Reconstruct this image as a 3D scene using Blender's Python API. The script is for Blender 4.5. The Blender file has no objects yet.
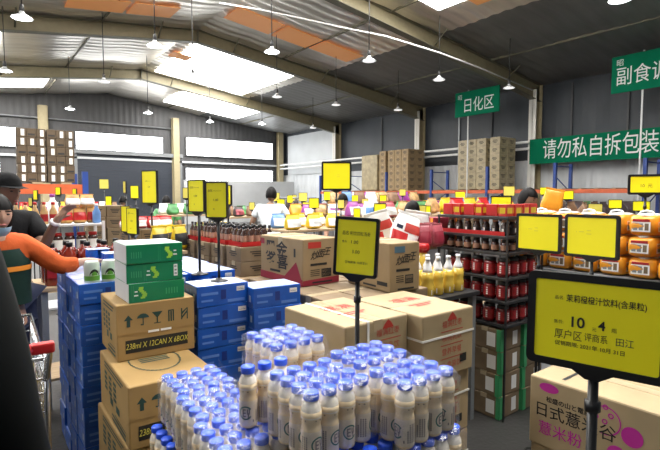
import bpy, bmesh, math, random
from mathutils import Vector, Matrix, Euler
random.seed(7)
SC = bpy.context.scene
COL = SC.collection
PI = math.pi
R = math.radians

# ---------------------------------------------------------------- camera model (world: +Y runs down the hall, +X to the right wall)
F = 480.0; TH = math.atan(30 / 480); YAW = R(37.2); EYE = 1.6
def at(px, py, d):
    x = (px - 330) / F; z = -(py - 225) / F
    f = math.cos(TH) + math.sin(TH) * z; w = -math.sin(TH) + math.cos(TH) * z
    x /= f; w /= f
    s, c = math.sin(YAW), math.cos(YAW)
    return Vector((d * (x * c + s), d * (-x * s + c), EYE + w * d))

cam = bpy.data.cameras.new('camera'); cam.sensor_width = 36; cam.sensor_fit = 'HORIZONTAL'
cam.lens = 36 * F / 660; cam.clip_start = 0.05; cam.clip_end = 200
co = bpy.data.objects.new('camera', cam); COL.objects.link(co)
co.location = (0, 0, EYE); co.rotation_euler = (PI / 2 - TH, 0, -YAW)
SC.camera = co

# ---------------------------------------------------------------- materials
MATS = {}
def mat(name, col, rough=.6, metal=0., noise=0., nscale=8., bump=0., bscale=60., emit=None, estr=0., alpha=1., trans=0., coat=0., sss=0., stretch=None):
    m = bpy.data.materials.new(name); m.use_nodes = True
    nt = m.node_tree; b = nt.nodes['Principled BSDF']
    b.inputs['Base Color'].default_value = (*col, 1); b.inputs['Roughness'].default_value = rough
    b.inputs['Metallic'].default_value = metal
    if alpha < 1: b.inputs['Alpha'].default_value = alpha
    if trans: b.inputs['Transmission Weight'].default_value = trans
    if name.startswith(('cloth', 'hair', 'banner')): b.inputs['Specular IOR Level'].default_value = .15
    if coat: b.inputs['Coat Weight'].default_value = coat
    if sss:
        b.inputs['Subsurface Weight'].default_value = sss; b.inputs['Subsurface Scale'].default_value = .01
    if emit:
        b.inputs['Emission Color'].default_value = (*emit, 1); b.inputs['Emission Strength'].default_value = estr
    tc = None
    if noise or bump:
        tc = nt.nodes.new('ShaderNodeTexCoord'); src = tc.outputs['Object']
        if stretch:
            mp = nt.nodes.new('ShaderNodeMapping'); mp.inputs['Scale'].default_value = stretch
            nt.links.new(src, mp.inputs['Vector']); src = mp.outputs['Vector']
    if noise:
        n = nt.nodes.new('ShaderNodeTexNoise'); n.inputs['Scale'].default_value = nscale; n.inputs['Detail'].default_value = 5
        nt.links.new(src, n.inputs['Vector'])
        r = nt.nodes.new('ShaderNodeValToRGB')
        r.color_ramp.elements[0].position = .3; r.color_ramp.elements[1].position = .7
        r.color_ramp.elements[0].color = (*[c * (1 - noise) for c in col], 1)
        r.color_ramp.elements[1].color = (*[min(1, c * (1 + noise)) for c in col], 1)
        nt.links.new(n.outputs['Fac'], r.inputs['Fac']); nt.links.new(r.outputs['Color'], b.inputs['Base Color'])
    if bump:
        n2 = nt.nodes.new('ShaderNodeTexNoise'); n2.inputs['Scale'].default_value = bscale; n2.inputs['Detail'].default_value = 4
        nt.links.new(src, n2.inputs['Vector'])
        bp = nt.nodes.new('ShaderNodeBump'); bp.inputs['Strength'].default_value = bump; bp.inputs['Distance'].default_value = .02
        nt.links.new(n2.outputs['Fac'], bp.inputs['Height']); nt.links.new(bp.outputs['Normal'], b.inputs['Normal'])
    MATS[name] = m
    return m

mat('card', (.28, .195, .10), .75, noise=.10, nscale=6)
mat('card_pale', (.36, .275, .155), .7, noise=.10, nscale=5)
mat('card_gold', (.34, .215, .075), .7, noise=.08, nscale=5)
mat('card_dull', (.185, .13, .075), .8, noise=.18, nscale=7)
mat('card_dark', (.085, .058, .033), .8, noise=.25, nscale=9)
mat('card_wrapped', (.33, .27, .16), .35, noise=.25, nscale=6, bump=.4, bscale=14)
mat('tape', (.40, .32, .20), .3)
mat('strap', (.78, .77, .72), .45)
mat('black_print', (.012, .012, .012), .6)
mat('green_print', (.012, .05, .04), .6)
mat('red_print', (.42, .03, .02), .6)
mat('maroon_print', (.24, .012, .03), .6)
mat('pink_print', (.45, .02, .27), .6)
mat('white_print', (.82, .82, .8), .6)
mat('gold_print', (.62, .55, .08), .5)
mat('blue_print', (.05, .2, .5), .6)
mat('band_blue', (.06, .12, .17), .6)
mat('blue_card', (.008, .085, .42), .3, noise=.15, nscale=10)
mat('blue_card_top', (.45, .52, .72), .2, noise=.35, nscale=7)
mat('blue_mark', (.10, .22, .60), .4)
mat('blue_dark_mark', (.008, .03, .2), .4)
mat('green_card', (.0, .19, .065), .35, noise=.06)
mat('green_mark', (.05, .34, .13), .4)
mat('white_card', (.60, .61, .63), .5, noise=.05)
mat('yellow_sheet', (.93, .83, .006), .5, noise=.03, nscale=5)
mat('yellow_sheet_pale', (.68, .58, .10), .5)
mat('sign_black', (.008, .008, .009), .35)
mat('milk', (.76, .60, .38), .25, coat=.5, noise=.05, nscale=20)
mat('milk_neck', (.80, .74, .64), .2, coat=.6)
mat('sleeve', (.70, .60, .46), .3, coat=.4)
mat('sleeve_mark', (.20, .17, .17), .5)
mat('sleeve_green', (.02, .12, .10), .5)
mat('cap_blue', (.025, .105, .80), .32)
mat('black_plastic', (.012, .012, .013), .4)
mat('chrome', (.62, .64, .66), .22, metal=1.)
mat('red_plastic', (.42, .012, .014), .35)
mat('jar_red', (.17, .008, .010), .2, coat=.5, noise=.25, nscale=30)
mat('jar_glass_dark', (.05, .018, .014), .12, coat=.6)
mat('label_red', (.33, .012, .016), .45, noise=.2, nscale=25)
mat('label_white', (.78, .77, .74), .5)
mat('juice_red', (.20, .018, .008), .15, coat=.5)
mat('bottle_dark', (.05, .022, .015), .15, coat=.5)
mat('label_copper', (.38, .2, .13), .5)
mat('orange_bag', (.72, .29, .02), .35, noise=.12, nscale=9, bump=.3, bscale=12)
mat('yellow_bag', (.66, .46, .02), .35, noise=.2, nscale=9, bump=.3, bscale=12)
mat('white_bag', (.72, .72, .70), .4, noise=.06, bump=.3, bscale=12)
mat('red_bag', (.5, .02, .02), .35, noise=.2, bump=.3, bscale=12)
mat('pink_bag', (.36, .08, .10), .35, noise=.4, nscale=14, bump=.3, bscale=12)
mat('purple_bag', (.28, .05, .26), .35, noise=.3, bump=.3, bscale=12)
mat('blue_bag', (.12, .26, .55), .35, noise=.3, bump=.3, bscale=12)
mat('green_bag', (.07, .25, .08), .4, noise=.3, bump=.3, bscale=12)
mat('lime_pack', (.33, .62, .05), .4, noise=.15)
mat('brown_bag', (.2, .11, .06), .6, noise=.3, bump=.3, bscale=12)
mat('dark_goods', (.05, .035, .035), .5, noise=.4, nscale=15)
mat('tan_goods', (.42, .26, .11), .5, noise=.4, nscale=20)
mat('oil', (.62, .42, .06), .15, coat=.6)
mat('white_plastic', (.75, .76, .78), .35)
mat('steel_grey', (.22, .23, .24), .5, metal=.3)
mat('shelf_white', (.62, .63, .64), .45)
mat('shelf_black', (.02, .02, .021), .45)
mat('wood', (.38, .27, .16), .65, noise=.2, nscale=3, stretch=(1, 12, 12))
mat('rack_blue', (.015, .05, .24), .45, noise=.08)
mat('rack_orange', (.56, .11, .035), .45, noise=.1)
mat('banner_green', (.001, .14, .068), .9, noise=.05, nscale=3)
mat('sign_white', (.72, .75, .73), .6)
mat('concrete', (.030, .029, .028), .42, noise=.25, nscale=1.2, bump=.15, bscale=30)
mat('clad_dark', (.070, .070, .073), .55, noise=.06, nscale=2)
mat('clad_blue', (.040, .047, .057), .5, noise=.10, nscale=1)
mat('clad_light', (.55, .57, .585), .55, noise=.06, nscale=1)
mat('partition_white', (.47, .48, .49), .6, noise=.06, nscale=1)
mat('shutter', (.038, .045, .06), .5, metal=.2)
mat('column_paint', (.38, .32, .19), .5, noise=.06)
mat('column_white', (.72, .70, .64), .5)  # hall-side flange of the tan columns, light put into its paler colour
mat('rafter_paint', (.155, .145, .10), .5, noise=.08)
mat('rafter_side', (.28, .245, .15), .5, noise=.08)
mat('foil', (.86, .81, .73), .30, metal=.8, noise=.10, nscale=2, bump=.6, bscale=3.0, stretch=(.25, 2.2, 1))
mat('lining_grey', (.19, .187, .18), .45, metal=.25, noise=.10, nscale=2, bump=.4, bscale=3.0, stretch=(.25, 2.2, 1))  # darker grey tone for the outer part of the right slope
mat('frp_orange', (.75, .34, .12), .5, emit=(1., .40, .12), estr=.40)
mat('skylight', (.9, .9, .9), .5, emit=(1., .98, .94), estr=34.)
mat('window_light', (.9, .9, .9), .5, emit=(.93, .97, 1.), estr=12.)
mat('window_side', (.9, .9, .9), .5, emit=(.93, .97, 1.), estr=2.6)
mat('lamp_light', (1, 1, 1), .5, emit=(.93, .97, 1.), estr=42.)
mat('lamp_dim', (1, 1, 1), .5, emit=(1, .98, .95), estr=2.)
mat('lamp_shade', (.6, .61, .62), .4, metal=.4)
mat('cable', (.02, .02, .02), .6)
mat('pipe_white', (.75, .75, .74), .4)
mat('skin', (.47, .27, .19), .5, sss=.05)
mat('skin_dark', (.27, .155, .10), .5, sss=.05)
mat('hair', (.006, .005, .005), .55)
mat('cloth_orange', (.47, .085, .02), .8, noise=.15, nscale=14, bump=.3, bscale=25)
mat('cloth_green', (.012, .03, .024), .85, noise=.2)
mat('stripe_orange', (.75, .25, .02), .7)
mat('cloth_black', (.007, .007, .008), .8, noise=.3, nscale=10, bump=.3, bscale=20)
mat('cloth_coat', (.0035, .0045, .0045), .85, noise=.3, nscale=10)
mat('cloth_white', (.68, .72, .75), .8, noise=.05, bump=.3, bscale=14)
mat('cloth_navy', (.02, .025, .05), .85)
mat('mask_blue', (.30, .45, .58), .7)
mat('lip', (.33, .10, .09), .5)
mat('eye', (.02, .016, .014), .3)
mat('glove', (.33, .2, .08), .75, noise=.35, nscale=60)
mat('shoe', (.02, .02, .02), .6)
mat('bread', (.55, .30, .09), .6, noise=.4, nscale=16)
mat('can_white', (.55, .6, .55), .3, metal=.3)
mat('can_green', (.12, .32, .05), .3, metal=.2)

def film_mat():
    m = bpy.data.materials.new('film'); m.use_nodes = True; nt = m.node_tree
    for n in list(nt.nodes): nt.nodes.remove(n)
    out = nt.nodes.new('ShaderNodeOutputMaterial'); tr = nt.nodes.new('ShaderNodeBsdfTransparent')
    gl = nt.nodes.new('ShaderNodeBsdfGlossy'); gl.inputs['Roughness'].default_value = .30
    df = nt.nodes.new('ShaderNodeBsdfDiffuse'); df.inputs['Color'].default_value = (.72, .78, .95, 1)
    a = nt.nodes.new('ShaderNodeMixShader'); a.inputs['Fac'].default_value = .6
    b = nt.nodes.new('ShaderNodeMixShader')
    tc = nt.nodes.new('ShaderNodeTexCoord'); nz = nt.nodes.new('ShaderNodeTexNoise'); nz.inputs['Scale'].default_value = 22
    mr = nt.nodes.new('ShaderNodeMapRange'); mr.inputs['From Min'].default_value = .35; mr.inputs['From Max'].default_value = .7
    mr.inputs['To Min'].default_value = .02; mr.inputs['To Max'].default_value = .20
    nt.links.new(tc.outputs['Object'], nz.inputs['Vector']); nt.links.new(nz.outputs['Fac'], mr.inputs['Value'])
    nt.links.new(mr.outputs['Result'], b.inputs['Fac'])
    nt.links.new(gl.outputs[0], a.inputs[1]); nt.links.new(df.outputs[0], a.inputs[2])
    nt.links.new(tr.outputs[0], b.inputs[1]); nt.links.new(a.outputs[0], b.inputs[2])
    bp = nt.nodes.new('ShaderNodeBump'); bp.inputs['Strength'].default_value = .25; bp.inputs['Distance'].default_value = .01
    nt.links.new(nz.outputs['Fac'], bp.inputs['Height']); nt.links.new(bp.outputs['Normal'], gl.inputs['Normal'])
    nt.links.new(b.outputs[0], out.inputs['Surface']); MATS['film'] = m
film_mat()

# ---------------------------------------------------------------- mesh builder
class MB:
    def __init__(s): s.v = []; s.f = []; s.mi = []; s.sm = []; s.mats = []
    def m(s, name):
        if name not in s.mats: s.mats.append(name)
        return s.mats.index(name)
    def add(s, vs, fs, mname, smooth=False, M=None):
        o = len(s.v); k = s.m(mname)
        s.v += [tuple(M @ Vector(p)) if M else tuple(p) for p in vs]
        for f in fs: s.f.append([o + i for i in f]); s.mi.append(k); s.sm.append(smooth)
        return s
    def box(s, x0, x1, y0, y1, z0, z1, mname, bev=0, M=None):
        if bev:
            bm = bmesh.new(); bmesh.ops.create_cube(bm, size=1)
            for v in bm.verts: v.co = Vector(((x0 + x1) / 2 + v.co.x * (x1 - x0), (y0 + y1) / 2 + v.co.y * (y1 - y0), (z0 + z1) / 2 + v.co.z * (z1 - z0)))
            bmesh.ops.bevel(bm, geom=bm.edges[:], offset=bev, segments=2, affect='EDGES', profile=.5)
            bm.verts.index_update()
            s.add([v.co[:] for v in bm.verts], [[v.index for v in f.verts] for f in bm.faces], mname, False, M); bm.free(); return s
        vs = [(x, y, z) for z in (z0, z1) for y in (y0, y1) for x in (x0, x1)]
        return s.add(vs, [(0, 2, 3, 1), (4, 5, 7, 6), (0, 1, 5, 4), (2, 6, 7, 3), (0, 4, 6, 2), (1, 3, 7, 5)], mname, False, M)
    def lathe(s, prof, mname, n=16, cx=0, cy=0, z=0, M=None, smooth=True, cap=True, sq=0):
        vs = []; fs = []
        for (r, h) in prof:
            for i in range(n):
                a = 2 * PI * i / n; c, d = math.cos(a), math.sin(a)
                k = 1.
                if sq: k = 1 / (abs(c) ** (2 + sq) + abs(d) ** (2 + sq)) ** (1 / (2 + sq))
                vs.append((cx + r * k * c, cy + r * k * d, z + h))
        for j in range(len(prof) - 1):
            for i in range(n):
                i2 = (i + 1) % n; fs.append((j * n + i, j * n + i2, (j + 1) * n + i2, (j + 1) * n + i))
        if cap: fs.append(tuple(range(n))[::-1]); fs.append(tuple((len(prof) - 1) * n + i for i in range(n)))
        return s.add(vs, fs, mname, smooth, M)
    def tube(s, pts, r, mname, n=8, M=None, closed=False):
        pts = [Vector(p) for p in pts]; vs = []; fs = []; N = len(pts); up = None
        for j, p in enumerate(pts):
            t = (pts[min(j + 1, N - 1)] - pts[max(j - 1, 0)]).normalized()
            a = Vector((0, 0, 1)) if abs(t.z) < .9 else Vector((1, 0, 0))
            if up is None: u = t.cross(a).normalized()
            else:
                u = (up - t * up.dot(t)); u = u.normalized() if u.length > 1e-6 else t.cross(a).normalized()
            up = u; w = t.cross(u)
            for i in range(n):
                g = 2 * PI * i / n; vs.append(p + (u * math.cos(g) + w * math.sin(g)) * r)
        for j in range(N - 1):
            for i in range(n):
                i2 = (i + 1) % n; fs.append((j * n + i, j * n + i2, (j + 1) * n + i2, (j + 1) * n + i))
        fs.append(tuple(range(n))[::-1]); fs.append(tuple((N - 1) * n + i for i in range(n)))
        return s.add(vs, fs, mname, True, M)
    def quad(s, a, b, c, d, mname, M=None): return s.add([a, b, c, d], [(0, 1, 2, 3)], mname, False, M)
    def mesh(s, name='mesh'):
        me = bpy.data.meshes.new(name); me.from_pydata(s.v, [], s.f)
        for n in s.mats: me.materials.append(MATS[n])
        me.polygons.foreach_set('material_index', s.mi); me.polygons.foreach_set('use_smooth', s.sm); me.update()
        return me

def obj(name, me, parent=None, loc=(0, 0, 0), rot=(0, 0, 0), label=None):
    if isinstance(me, MB): me = me.mesh(name)
    o = bpy.data.objects.new(name, me); COL.objects.link(o); o.location = loc; o.rotation_euler = rot
    if parent: o.parent = parent
    if label: o['label'] = label
    return o
def tag(o, label, cat, group=None, kind=None):
    o['label'] = label; o['category'] = cat
    if group: o['group'] = group
    if kind: o['kind'] = kind
    return o
def thing(name, label, cat, loc=(0, 0, 0), rz=0, group=None):
    o = bpy.data.objects.new(name, None); COL.objects.link(o); o.empty_display_size = .05
    o.location = loc; o.rotation_euler = (0, 0, rz); return tag(o, label, cat, group)
def struct(name, me):
    o = obj(name, me); o['kind'] = 'structure'; return o
KIDS = {}
def kids(o): return [c for c in bpy.data.objects if c.parent == o]
def dup(root, loc, rz, label, group=None, scale=None):
    if root.name not in KIDS: KIDS[root.name] = [(c, kids(c)) for c in kids(root)]
    r = root.copy(); COL.objects.link(r); r.location = loc; r.rotation_euler = (0, 0, rz); r['label'] = label
    if group: r['group'] = group
    if scale: r.scale = scale
    for c, gs in KIDS[root.name]:
        d = c.copy(); COL.objects.link(d); d.parent = r
        for g in gs:
            e = g.copy(); COL.objects.link(e); e.parent = d
    return r
class Proto:
    """first placement moves the source itself, later ones copy it"""
    def __init__(s, root): s.root = root; s.used = False
    def place(s, loc, rz, label, group=None, scale=None):
        if s.used: return dup(s.root, loc, rz, label, group, scale)
        KIDS[s.root.name] = [(c, kids(c)) for c in kids(s.root)]
        s.used = True; o = s.root; o.location = loc; o.rotation_euler = (0, 0, rz); o['label'] = label
        if group: o['group'] = group
        if scale: o.scale = scale
        return o

_tc = {}
def text_mesh(s, size, m, align='CENTER', bold=0, shear=0, sx=1.):
    key = (s, size, m, align, bold, shear, sx)
    if key in _tc: return _tc[key]
    c = bpy.data.curves.new('text', 'FONT'); c.body = s; c.size = size; c.align_x = align; c.align_y = 'CENTER'; c.shear = shear
    c.offset = bold; c.resolution_u = 3
    o = bpy.data.objects.new('text', c); COL.objects.link(o); bpy.context.view_layer.update()
    me = bpy.data.meshes.new_from_object(o.evaluated_get(bpy.context.evaluated_depsgraph_get()))
    bpy.data.objects.remove(o); bpy.data.curves.remove(c)
    if sx != 1:
        for v in me.vertices: v.co.x *= sx
    me.materials.clear(); me.materials.append(MATS[m]); me.name = 'lettering'; _tc[key] = me
    return me
ROT = {'-y': (PI / 2, 0, 0), '-x': (PI / 2, 0, -PI / 2), '+z': (0, 0, 0), '+x': (PI / 2, 0, PI / 2)}
def text(parent, s, size, m, loc, face='-y', name='lettering', **k):
    return obj(name, text_mesh(s, size, m, **k), parent, loc, ROT[face])
ORD = ['first', 'second', 'third', 'fourth', 'fifth', 'sixth', 'seventh', 'eighth', 'ninth', 'tenth', 'eleventh', 'twelfth',
       'thirteenth', 'fourteenth', 'fifteenth', 'sixteenth', 'seventeenth', 'eighteenth', 'nineteenth', 'twentieth']
def nth(i, last=None):
    return ORD[i] if i < 20 else 'twenty-' + ORD[i - 20]
# ================================================================ THE HALL
XW, YG, XL, XR, ZR, SL = 17.0, 27.5, -4.7, 6.15, 6.9, .12
def roofz(x): return ZR - SL * abs(x - XR)
YB = -3.0
m = MB(); m.box(XL - .2, XW + .2, YB, YG + .2, -.1, 0, 'concrete'); struct('floor', m)
# roof: foil insulation sagging between purlins
def roof_side(x0, x1, y0, y1, nx, ny):
    m = MB(); vs = []; fs = []
    for j in range(ny + 1):
        for i in range(nx + 1):
            x = x0 + (x1 - x0) * i / nx; y = y0 + (y1 - y0) * j / ny
            sag = .05 * abs(math.sin(PI * (x - XR) / 1.5)) + .022 * math.sin(y * 2.3 + x * .6) + .022 * math.sin(y * 17 + x * .5)
            vs.append((x, y, roofz(x) + .03 - sag * .6))
    for j in range(ny):
        for i in range(nx):
            a = j * (nx + 1) + i; fs.append((a, a + nx + 1, a + nx + 2, a + 1))
    m.add(vs, fs, 'foil', True); return m
m = roof_side(XL, XR, YB, YG, 44, 420); mr = roof_side(XR, 11.2, YB, YG, 20, 420)
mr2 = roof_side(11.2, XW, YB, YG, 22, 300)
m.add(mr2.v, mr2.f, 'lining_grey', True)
m.add(mr.v, mr.f, 'foil', True)
m.box(XL - .2, XR, YB, YG, 7.3, 7.34, 'clad_dark'); m.box(XR, XW + .2, YB, YG, 7.3, 7.34, 'clad_dark')
struct('ceiling', m)
def clad_wall(fixed, a0, a1, z0f, z1f, axis, mname, pitch=.3, dep=.03, out=1):
    """corrugated sheet wall; axis 'x' runs along x at y=fixed, 'y' runs along y at x=fixed"""
    m = MB(); n = max(2, int((a1 - a0) / (pitch / 4)));
    vs = []; fs = []
    for i in range(n + 1):
        a = a0 + (a1 - a0) * i / n; off = (0, 0, dep, dep)[i % 4] * out
        z0 = z0f; z1 = z1f(a) if callable(z1f) else z1f
        for z in (z0, z1): vs.append((a, fixed + off, z) if axis == 'x' else (fixed + off, a, z))
    for i in range(n): fs.append((2 * i, 2 * i + 2, 2 * i + 3, 2 * i + 1))
    m.add(vs, fs, mname); return m
m = clad_wall(YG, XL, XW, 0, lambda x: roofz(x) + .2, 'x', 'clad_dark', .3, .012); m.box(XL, XW, YG + .06, YG + .12, 0, 7.2, 'clad_dark')
struct('wall_far', m)
m = clad_wall(XW, YB, YG, 2.9, roofz(XW) + .2, 'y', 'clad_blue', .9, .012); m.box(XW + .06, XW + .12, YB, YG, 0, 6, 'clad_blue')
m2 = clad_wall(XW, YB, YG, 0, 2.9, 'y', 'clad_light', .5, .035); m.add(m2.v, m2.f, 'clad_light')
m.box(XW - .05, XW + .05, 21.6, 26.9, 2.9, 5.4, 'clad_light')
struct('wall_right', m)
m = clad_wall(XL, YB, YG, 0, roofz(XL) + .2, 'y', 'clad_dark', .5, .035, -1); m.box(XL - .12, XL - .06, YB, YG, 0, 6, 'clad_dark'); struct('wall_left', m)
wn = [0]
def window(me):
    wn[0] += 1; return struct('window_%d' % wn[0], me)
# far wall window strips with frames and a mullion rhythm
def strip(x0, x1, z0, z1, n=6):
    m = MB(); m.box(x0, x1, YG - .05, YG - .02, z0, z1, 'window_light')
    o = window(m); f = MB()
    for (a, b, c, d) in ((x0 - .06, x1 + .06, z0 - .06, z0), (x0 - .06, x1 + .06, z1, z1 + .06), (x0 - .06, x0, z0, z1), (x1, x1 + .06, z0, z1)):
        f.box(a, b, YG - .10, YG - .01, c, d, 'clad_dark')
    obj('window_frame', f, o)
strip(-4.4, 2.15, 3.92, 4.79); strip(-4.4, 1.35, 2.5, 3.3)
strip(4.6, 8.98, 3.95, 4.82); strip(10.35, 16.1, 3.92, 4.94); strip(10.3, 16.1, 2.42, 3.16)
# roller shutter door below the middle strip
m = MB()
for k in range(46): m.box(4.62, 9.9, YG - .10 - .02 * (k % 2), YG - .03, k * .083, k * .083 + .08, 'shutter')
d = struct('door_1', m); f = MB(); f.box(4.45, 4.62, YG - .16, YG - .02, 0, 3.95, 'steel_grey'); f.box(9.9, 10.05, YG - .16, YG - .02, 0, 3.95, 'steel_grey')
f.box(4.45, 10.05, YG - .3, YG - .02, 3.72, 3.92, 'steel_grey'); obj('door_frame', f, d)
tn = [0]
def trim(m):
    tn[0] += 1; return struct('trim_%d' % tn[0], m)
m = MB(); m.box(9.5, XW - .4, 25.6, 25.75, 0, 2.42, 'partition_white'); struct('wall_partition', m)
# gable girts, gable posts
m = MB(); m.box(XL, XW, YG - .16, YG - .02, 3.45, 3.56, 'clad_light'); trim(m)
m = MB(); m.tube([(XL, YG - .12, 5.35), (9.6, YG - .12, 5.35)], .04, 'steel_grey'); trim(m)
for x in (3.17, 9.68, 16.6):
    m = MB(); m.box(x - .17, x + .17, YG - .34, YG - .17, 0, 5.95, 'column_paint'); m.box(x - .22, x + .22, YG - .17, YG - .12, 0, 5.95, 'column_paint'); trim(m)
# portal frames: columns (I section) and tapered rafters
FR = (9.6, 15.2, 21.4, 3.8)
for y in FR:
    for sx, xw in ((1, XW), (-1, XL)):
        m = MB(); zt = roofz(xw)
        xa = xw - sx * .08; xb = xw - sx * .50
        m.box(min(xa, xa - sx * .03), max(xa, xa - sx * .03), y - .14, y + .14, 0, zt, 'column_paint')
        m.box(min(xb, xb + sx * .03), max(xb, xb + sx * .03), y - .14, y + .14, 0, zt - .2, 'column_white')
        m.box(min(xa, xb), max(xa, xb), y - .012, y + .012, 0, zt - .1, 'column_paint'); trim(m)
    m = MB()
    for x0, x1 in ((XL + .1, XR), (XR, XW - .1)):
        pts = []
        n = 10
        for i in range(n):
            xa = x0 + (x1 - x0) * i / n; xb = x0 + (x1 - x0) * (i + 1) / n
            def dp(x): return .38 + .22 * (abs(x - XR) / 10.8) ** 2
            za, zb = roofz(xa), roofz(xb)
            # web
            m.add([(xa, y - .012, za), (xb, y - .012, zb), (xb, y - .012, zb - dp(xb)), (xa, y - .012, za - dp(xa)),
                   (xa, y + .012, za), (xb, y + .012, zb), (xb, y + .012, zb - dp(xb)), (xa, y + .012, za - dp(xa))],
                  [(0, 3, 2, 1), (4, 5, 6, 7)], 'rafter_side')
            for t in (0, 1):
                ea, eb = (za - dp(xa) * t, zb - dp(xb) * t)
                m.add([(xa, y - .12, ea), (xb, y - .12, eb), (xb, y + .12, eb), (xa, y + .12, ea),
                       (xa, y - .12, ea - .02), (xb, y - .12, eb - .02), (xb, y + .12, eb - .02), (xa, y + .12, ea - .02)],
                      [(0, 1, 2, 3), (4, 7, 6, 5), (0, 4, 5, 1), (2, 6, 7, 3)], 'rafter_paint')
    m.box(XR - .02, XR + .02, y - .12, y + .12, ZR - .42, ZR, 'rafter_paint')
    # knee braces up to the purlins
    for x in (-2.5, 1.2, 4.9, 7.4, 11.1, 14.8):
        z = roofz(x)
        m.tube([(x, y - .05, z - .34), (x, y - .62, z + .12)], .022, 'rafter_paint', 6)
    trim(m)
# purlins
for k in range(15):
    x = XL + .5 + k * 1.5
    if x > XW: break
    if k in (2, 5, 9, 12): m = MB(); m.box(x - .02, x + .02, YB, YG, roofz(x) - .03, roofz(x) + .10, 'rafter_paint'); trim(m)
# rooflights (translucent panels in the roof sheet) and orange glass-fibre strips
def roof_panel(x0, x1, y0, y1, mname, off=-.045):
    m = MB(); n = max(1, int(abs(x1 - x0) / .5))
    for i in range(n):
        a = x0 + (x1 - x0) * i / n; b = x0 + (x1 - x0) * (i + 1) / n
        za, zb = roofz(a) + off, roofz(b) + off
        m.add([(a, y0, za), (b, y0, zb), (b, y1, zb), (a, y1, za), (a, y0, za + .02), (b, y0, zb + .02), (b, y1, zb + .02), (a, y1, za + .02)],
              [(0, 3, 2, 1), (4, 5, 6, 7), (0, 1, 5, 4), (3, 7, 6, 2)], mname)
    return window(m)
roof_panel(6.6, 10.6, 15.9, 20.9, 'skylight'); roof_panel(8.6, 12.8, 22.4, 26.0, 'skylight'); roof_panel(1.0, 5.6, 10.3, 12.2, 'skylight')
roof_panel(6.8, 10.0, 5.0, 8.5, 'skylight'); roof_panel(-3, 1.0, 16.5, 20, 'skylight'); roof_panel(-1.5, 3.0, 22.2, 25.5, 'skylight')
roof_panel(1.2, 5.2, -1.0, 2.6, 'skylight'); roof_panel(-3.5, -.5, 4.6, 7.6, 'skylight'); roof_panel(1.0, 4.6, 4.6, 7.4, 'skylight')
for y0, y1 in ((-2, 3), (4.5, 9), (10, 14.5), (16, 20.5)):  # unseen left-wall windows, added to light faces turned towards that wall
    m = MB(); m.box(XL + .03, XL + .06, y0, y1, 2.6, 4.6, 'window_side'); o = window(m)
    f = MB()
    for k in range(5): yy = y0 + k * (y1 - y0) / 4; f.box(XL + .02, XL + .10, yy - .04, yy + .04, 2.55, 4.65, 'clad_dark')
    f.box(XL + .02, XL + .10, y0, y1, 2.52, 2.6, 'clad_dark'); f.box(XL + .02, XL + .10, y0, y1, 4.6, 4.68, 'clad_dark'); obj('window_frame', f, o)
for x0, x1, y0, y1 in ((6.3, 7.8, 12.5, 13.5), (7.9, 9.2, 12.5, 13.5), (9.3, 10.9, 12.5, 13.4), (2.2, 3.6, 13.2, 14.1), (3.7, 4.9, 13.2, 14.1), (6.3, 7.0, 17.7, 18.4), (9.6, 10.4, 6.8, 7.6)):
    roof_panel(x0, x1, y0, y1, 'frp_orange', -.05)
# wall pipes
m = MB()
for z in (3.28, 3.52): m.tube([(XW - .62, y, z) for y in (4, 10, 16, 22, 26.9)], .05, 'pipe_white', 8)
trim(m)
# roof conduit along the first bay
pts = [at(220, 3, 13.0), at(262, 10, 12.8), at(300, 18, 12.6), at(340, 27, 12.4), at(385, 36, 12.2), at(440, 53, 12.0), at(480, 68, 14.2), at(532, 90, 17.3)]
m = MB(); m.tube(pts, .022, 'pipe_white', 8); trim(m)
# a few seams on the upper right wall
for y in (6.6, 8.4, 11.6, 13.2, 18.0):
    m = MB(); m.box(XW - .06, XW - .03, y - .03, y + .03, 2.9, 5.5, 'clad_light' if y in (13.2,) else 'clad_dark'); trim(m)

# ---------------------------------------------------------------- pendant lamps
def make_lamp(lit):
    t = thing('pendant_lamp', '-', 'lamp', (0, 0, 0))
    m = MB(); m.lathe([(.032, .12), (.042, .10), (.05, .075), (.11, .04), (.172, .0), (.168, -.005)], 'lamp_shade', 20, cap=False); obj('lamp_shade', m, t)
    m = MB(); m.lathe([(.035, .11), (.04, .17), (.025, .24)], 'cable', 12); obj('lamp_socket', m, t)
    m = MB(); m.lathe([(.0, -.022), (.08, -.018), (.135, -.006), (.15, .004), (.0, .006)], 'lamp_light' if lit else 'lamp_dim', 18, cap=False); obj('diffuser', m, t)
    m = MB(); m.tube([(0, 0, .23), (0, 0, 2.2)], .011, 'cable', 6); obj('cord', m, t)
    return Proto(t)
def roofhang(o, x, z):
    h = roofz(x) + .05 - z
    for c in kids(o):
        if c.name.startswith('cord'): c.scale = (1, 1, (h) / 2.2); c.location.z = .23 - .23 * h / 2.2
pl, pd = make_lamp(True), make_lamp(False)
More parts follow.
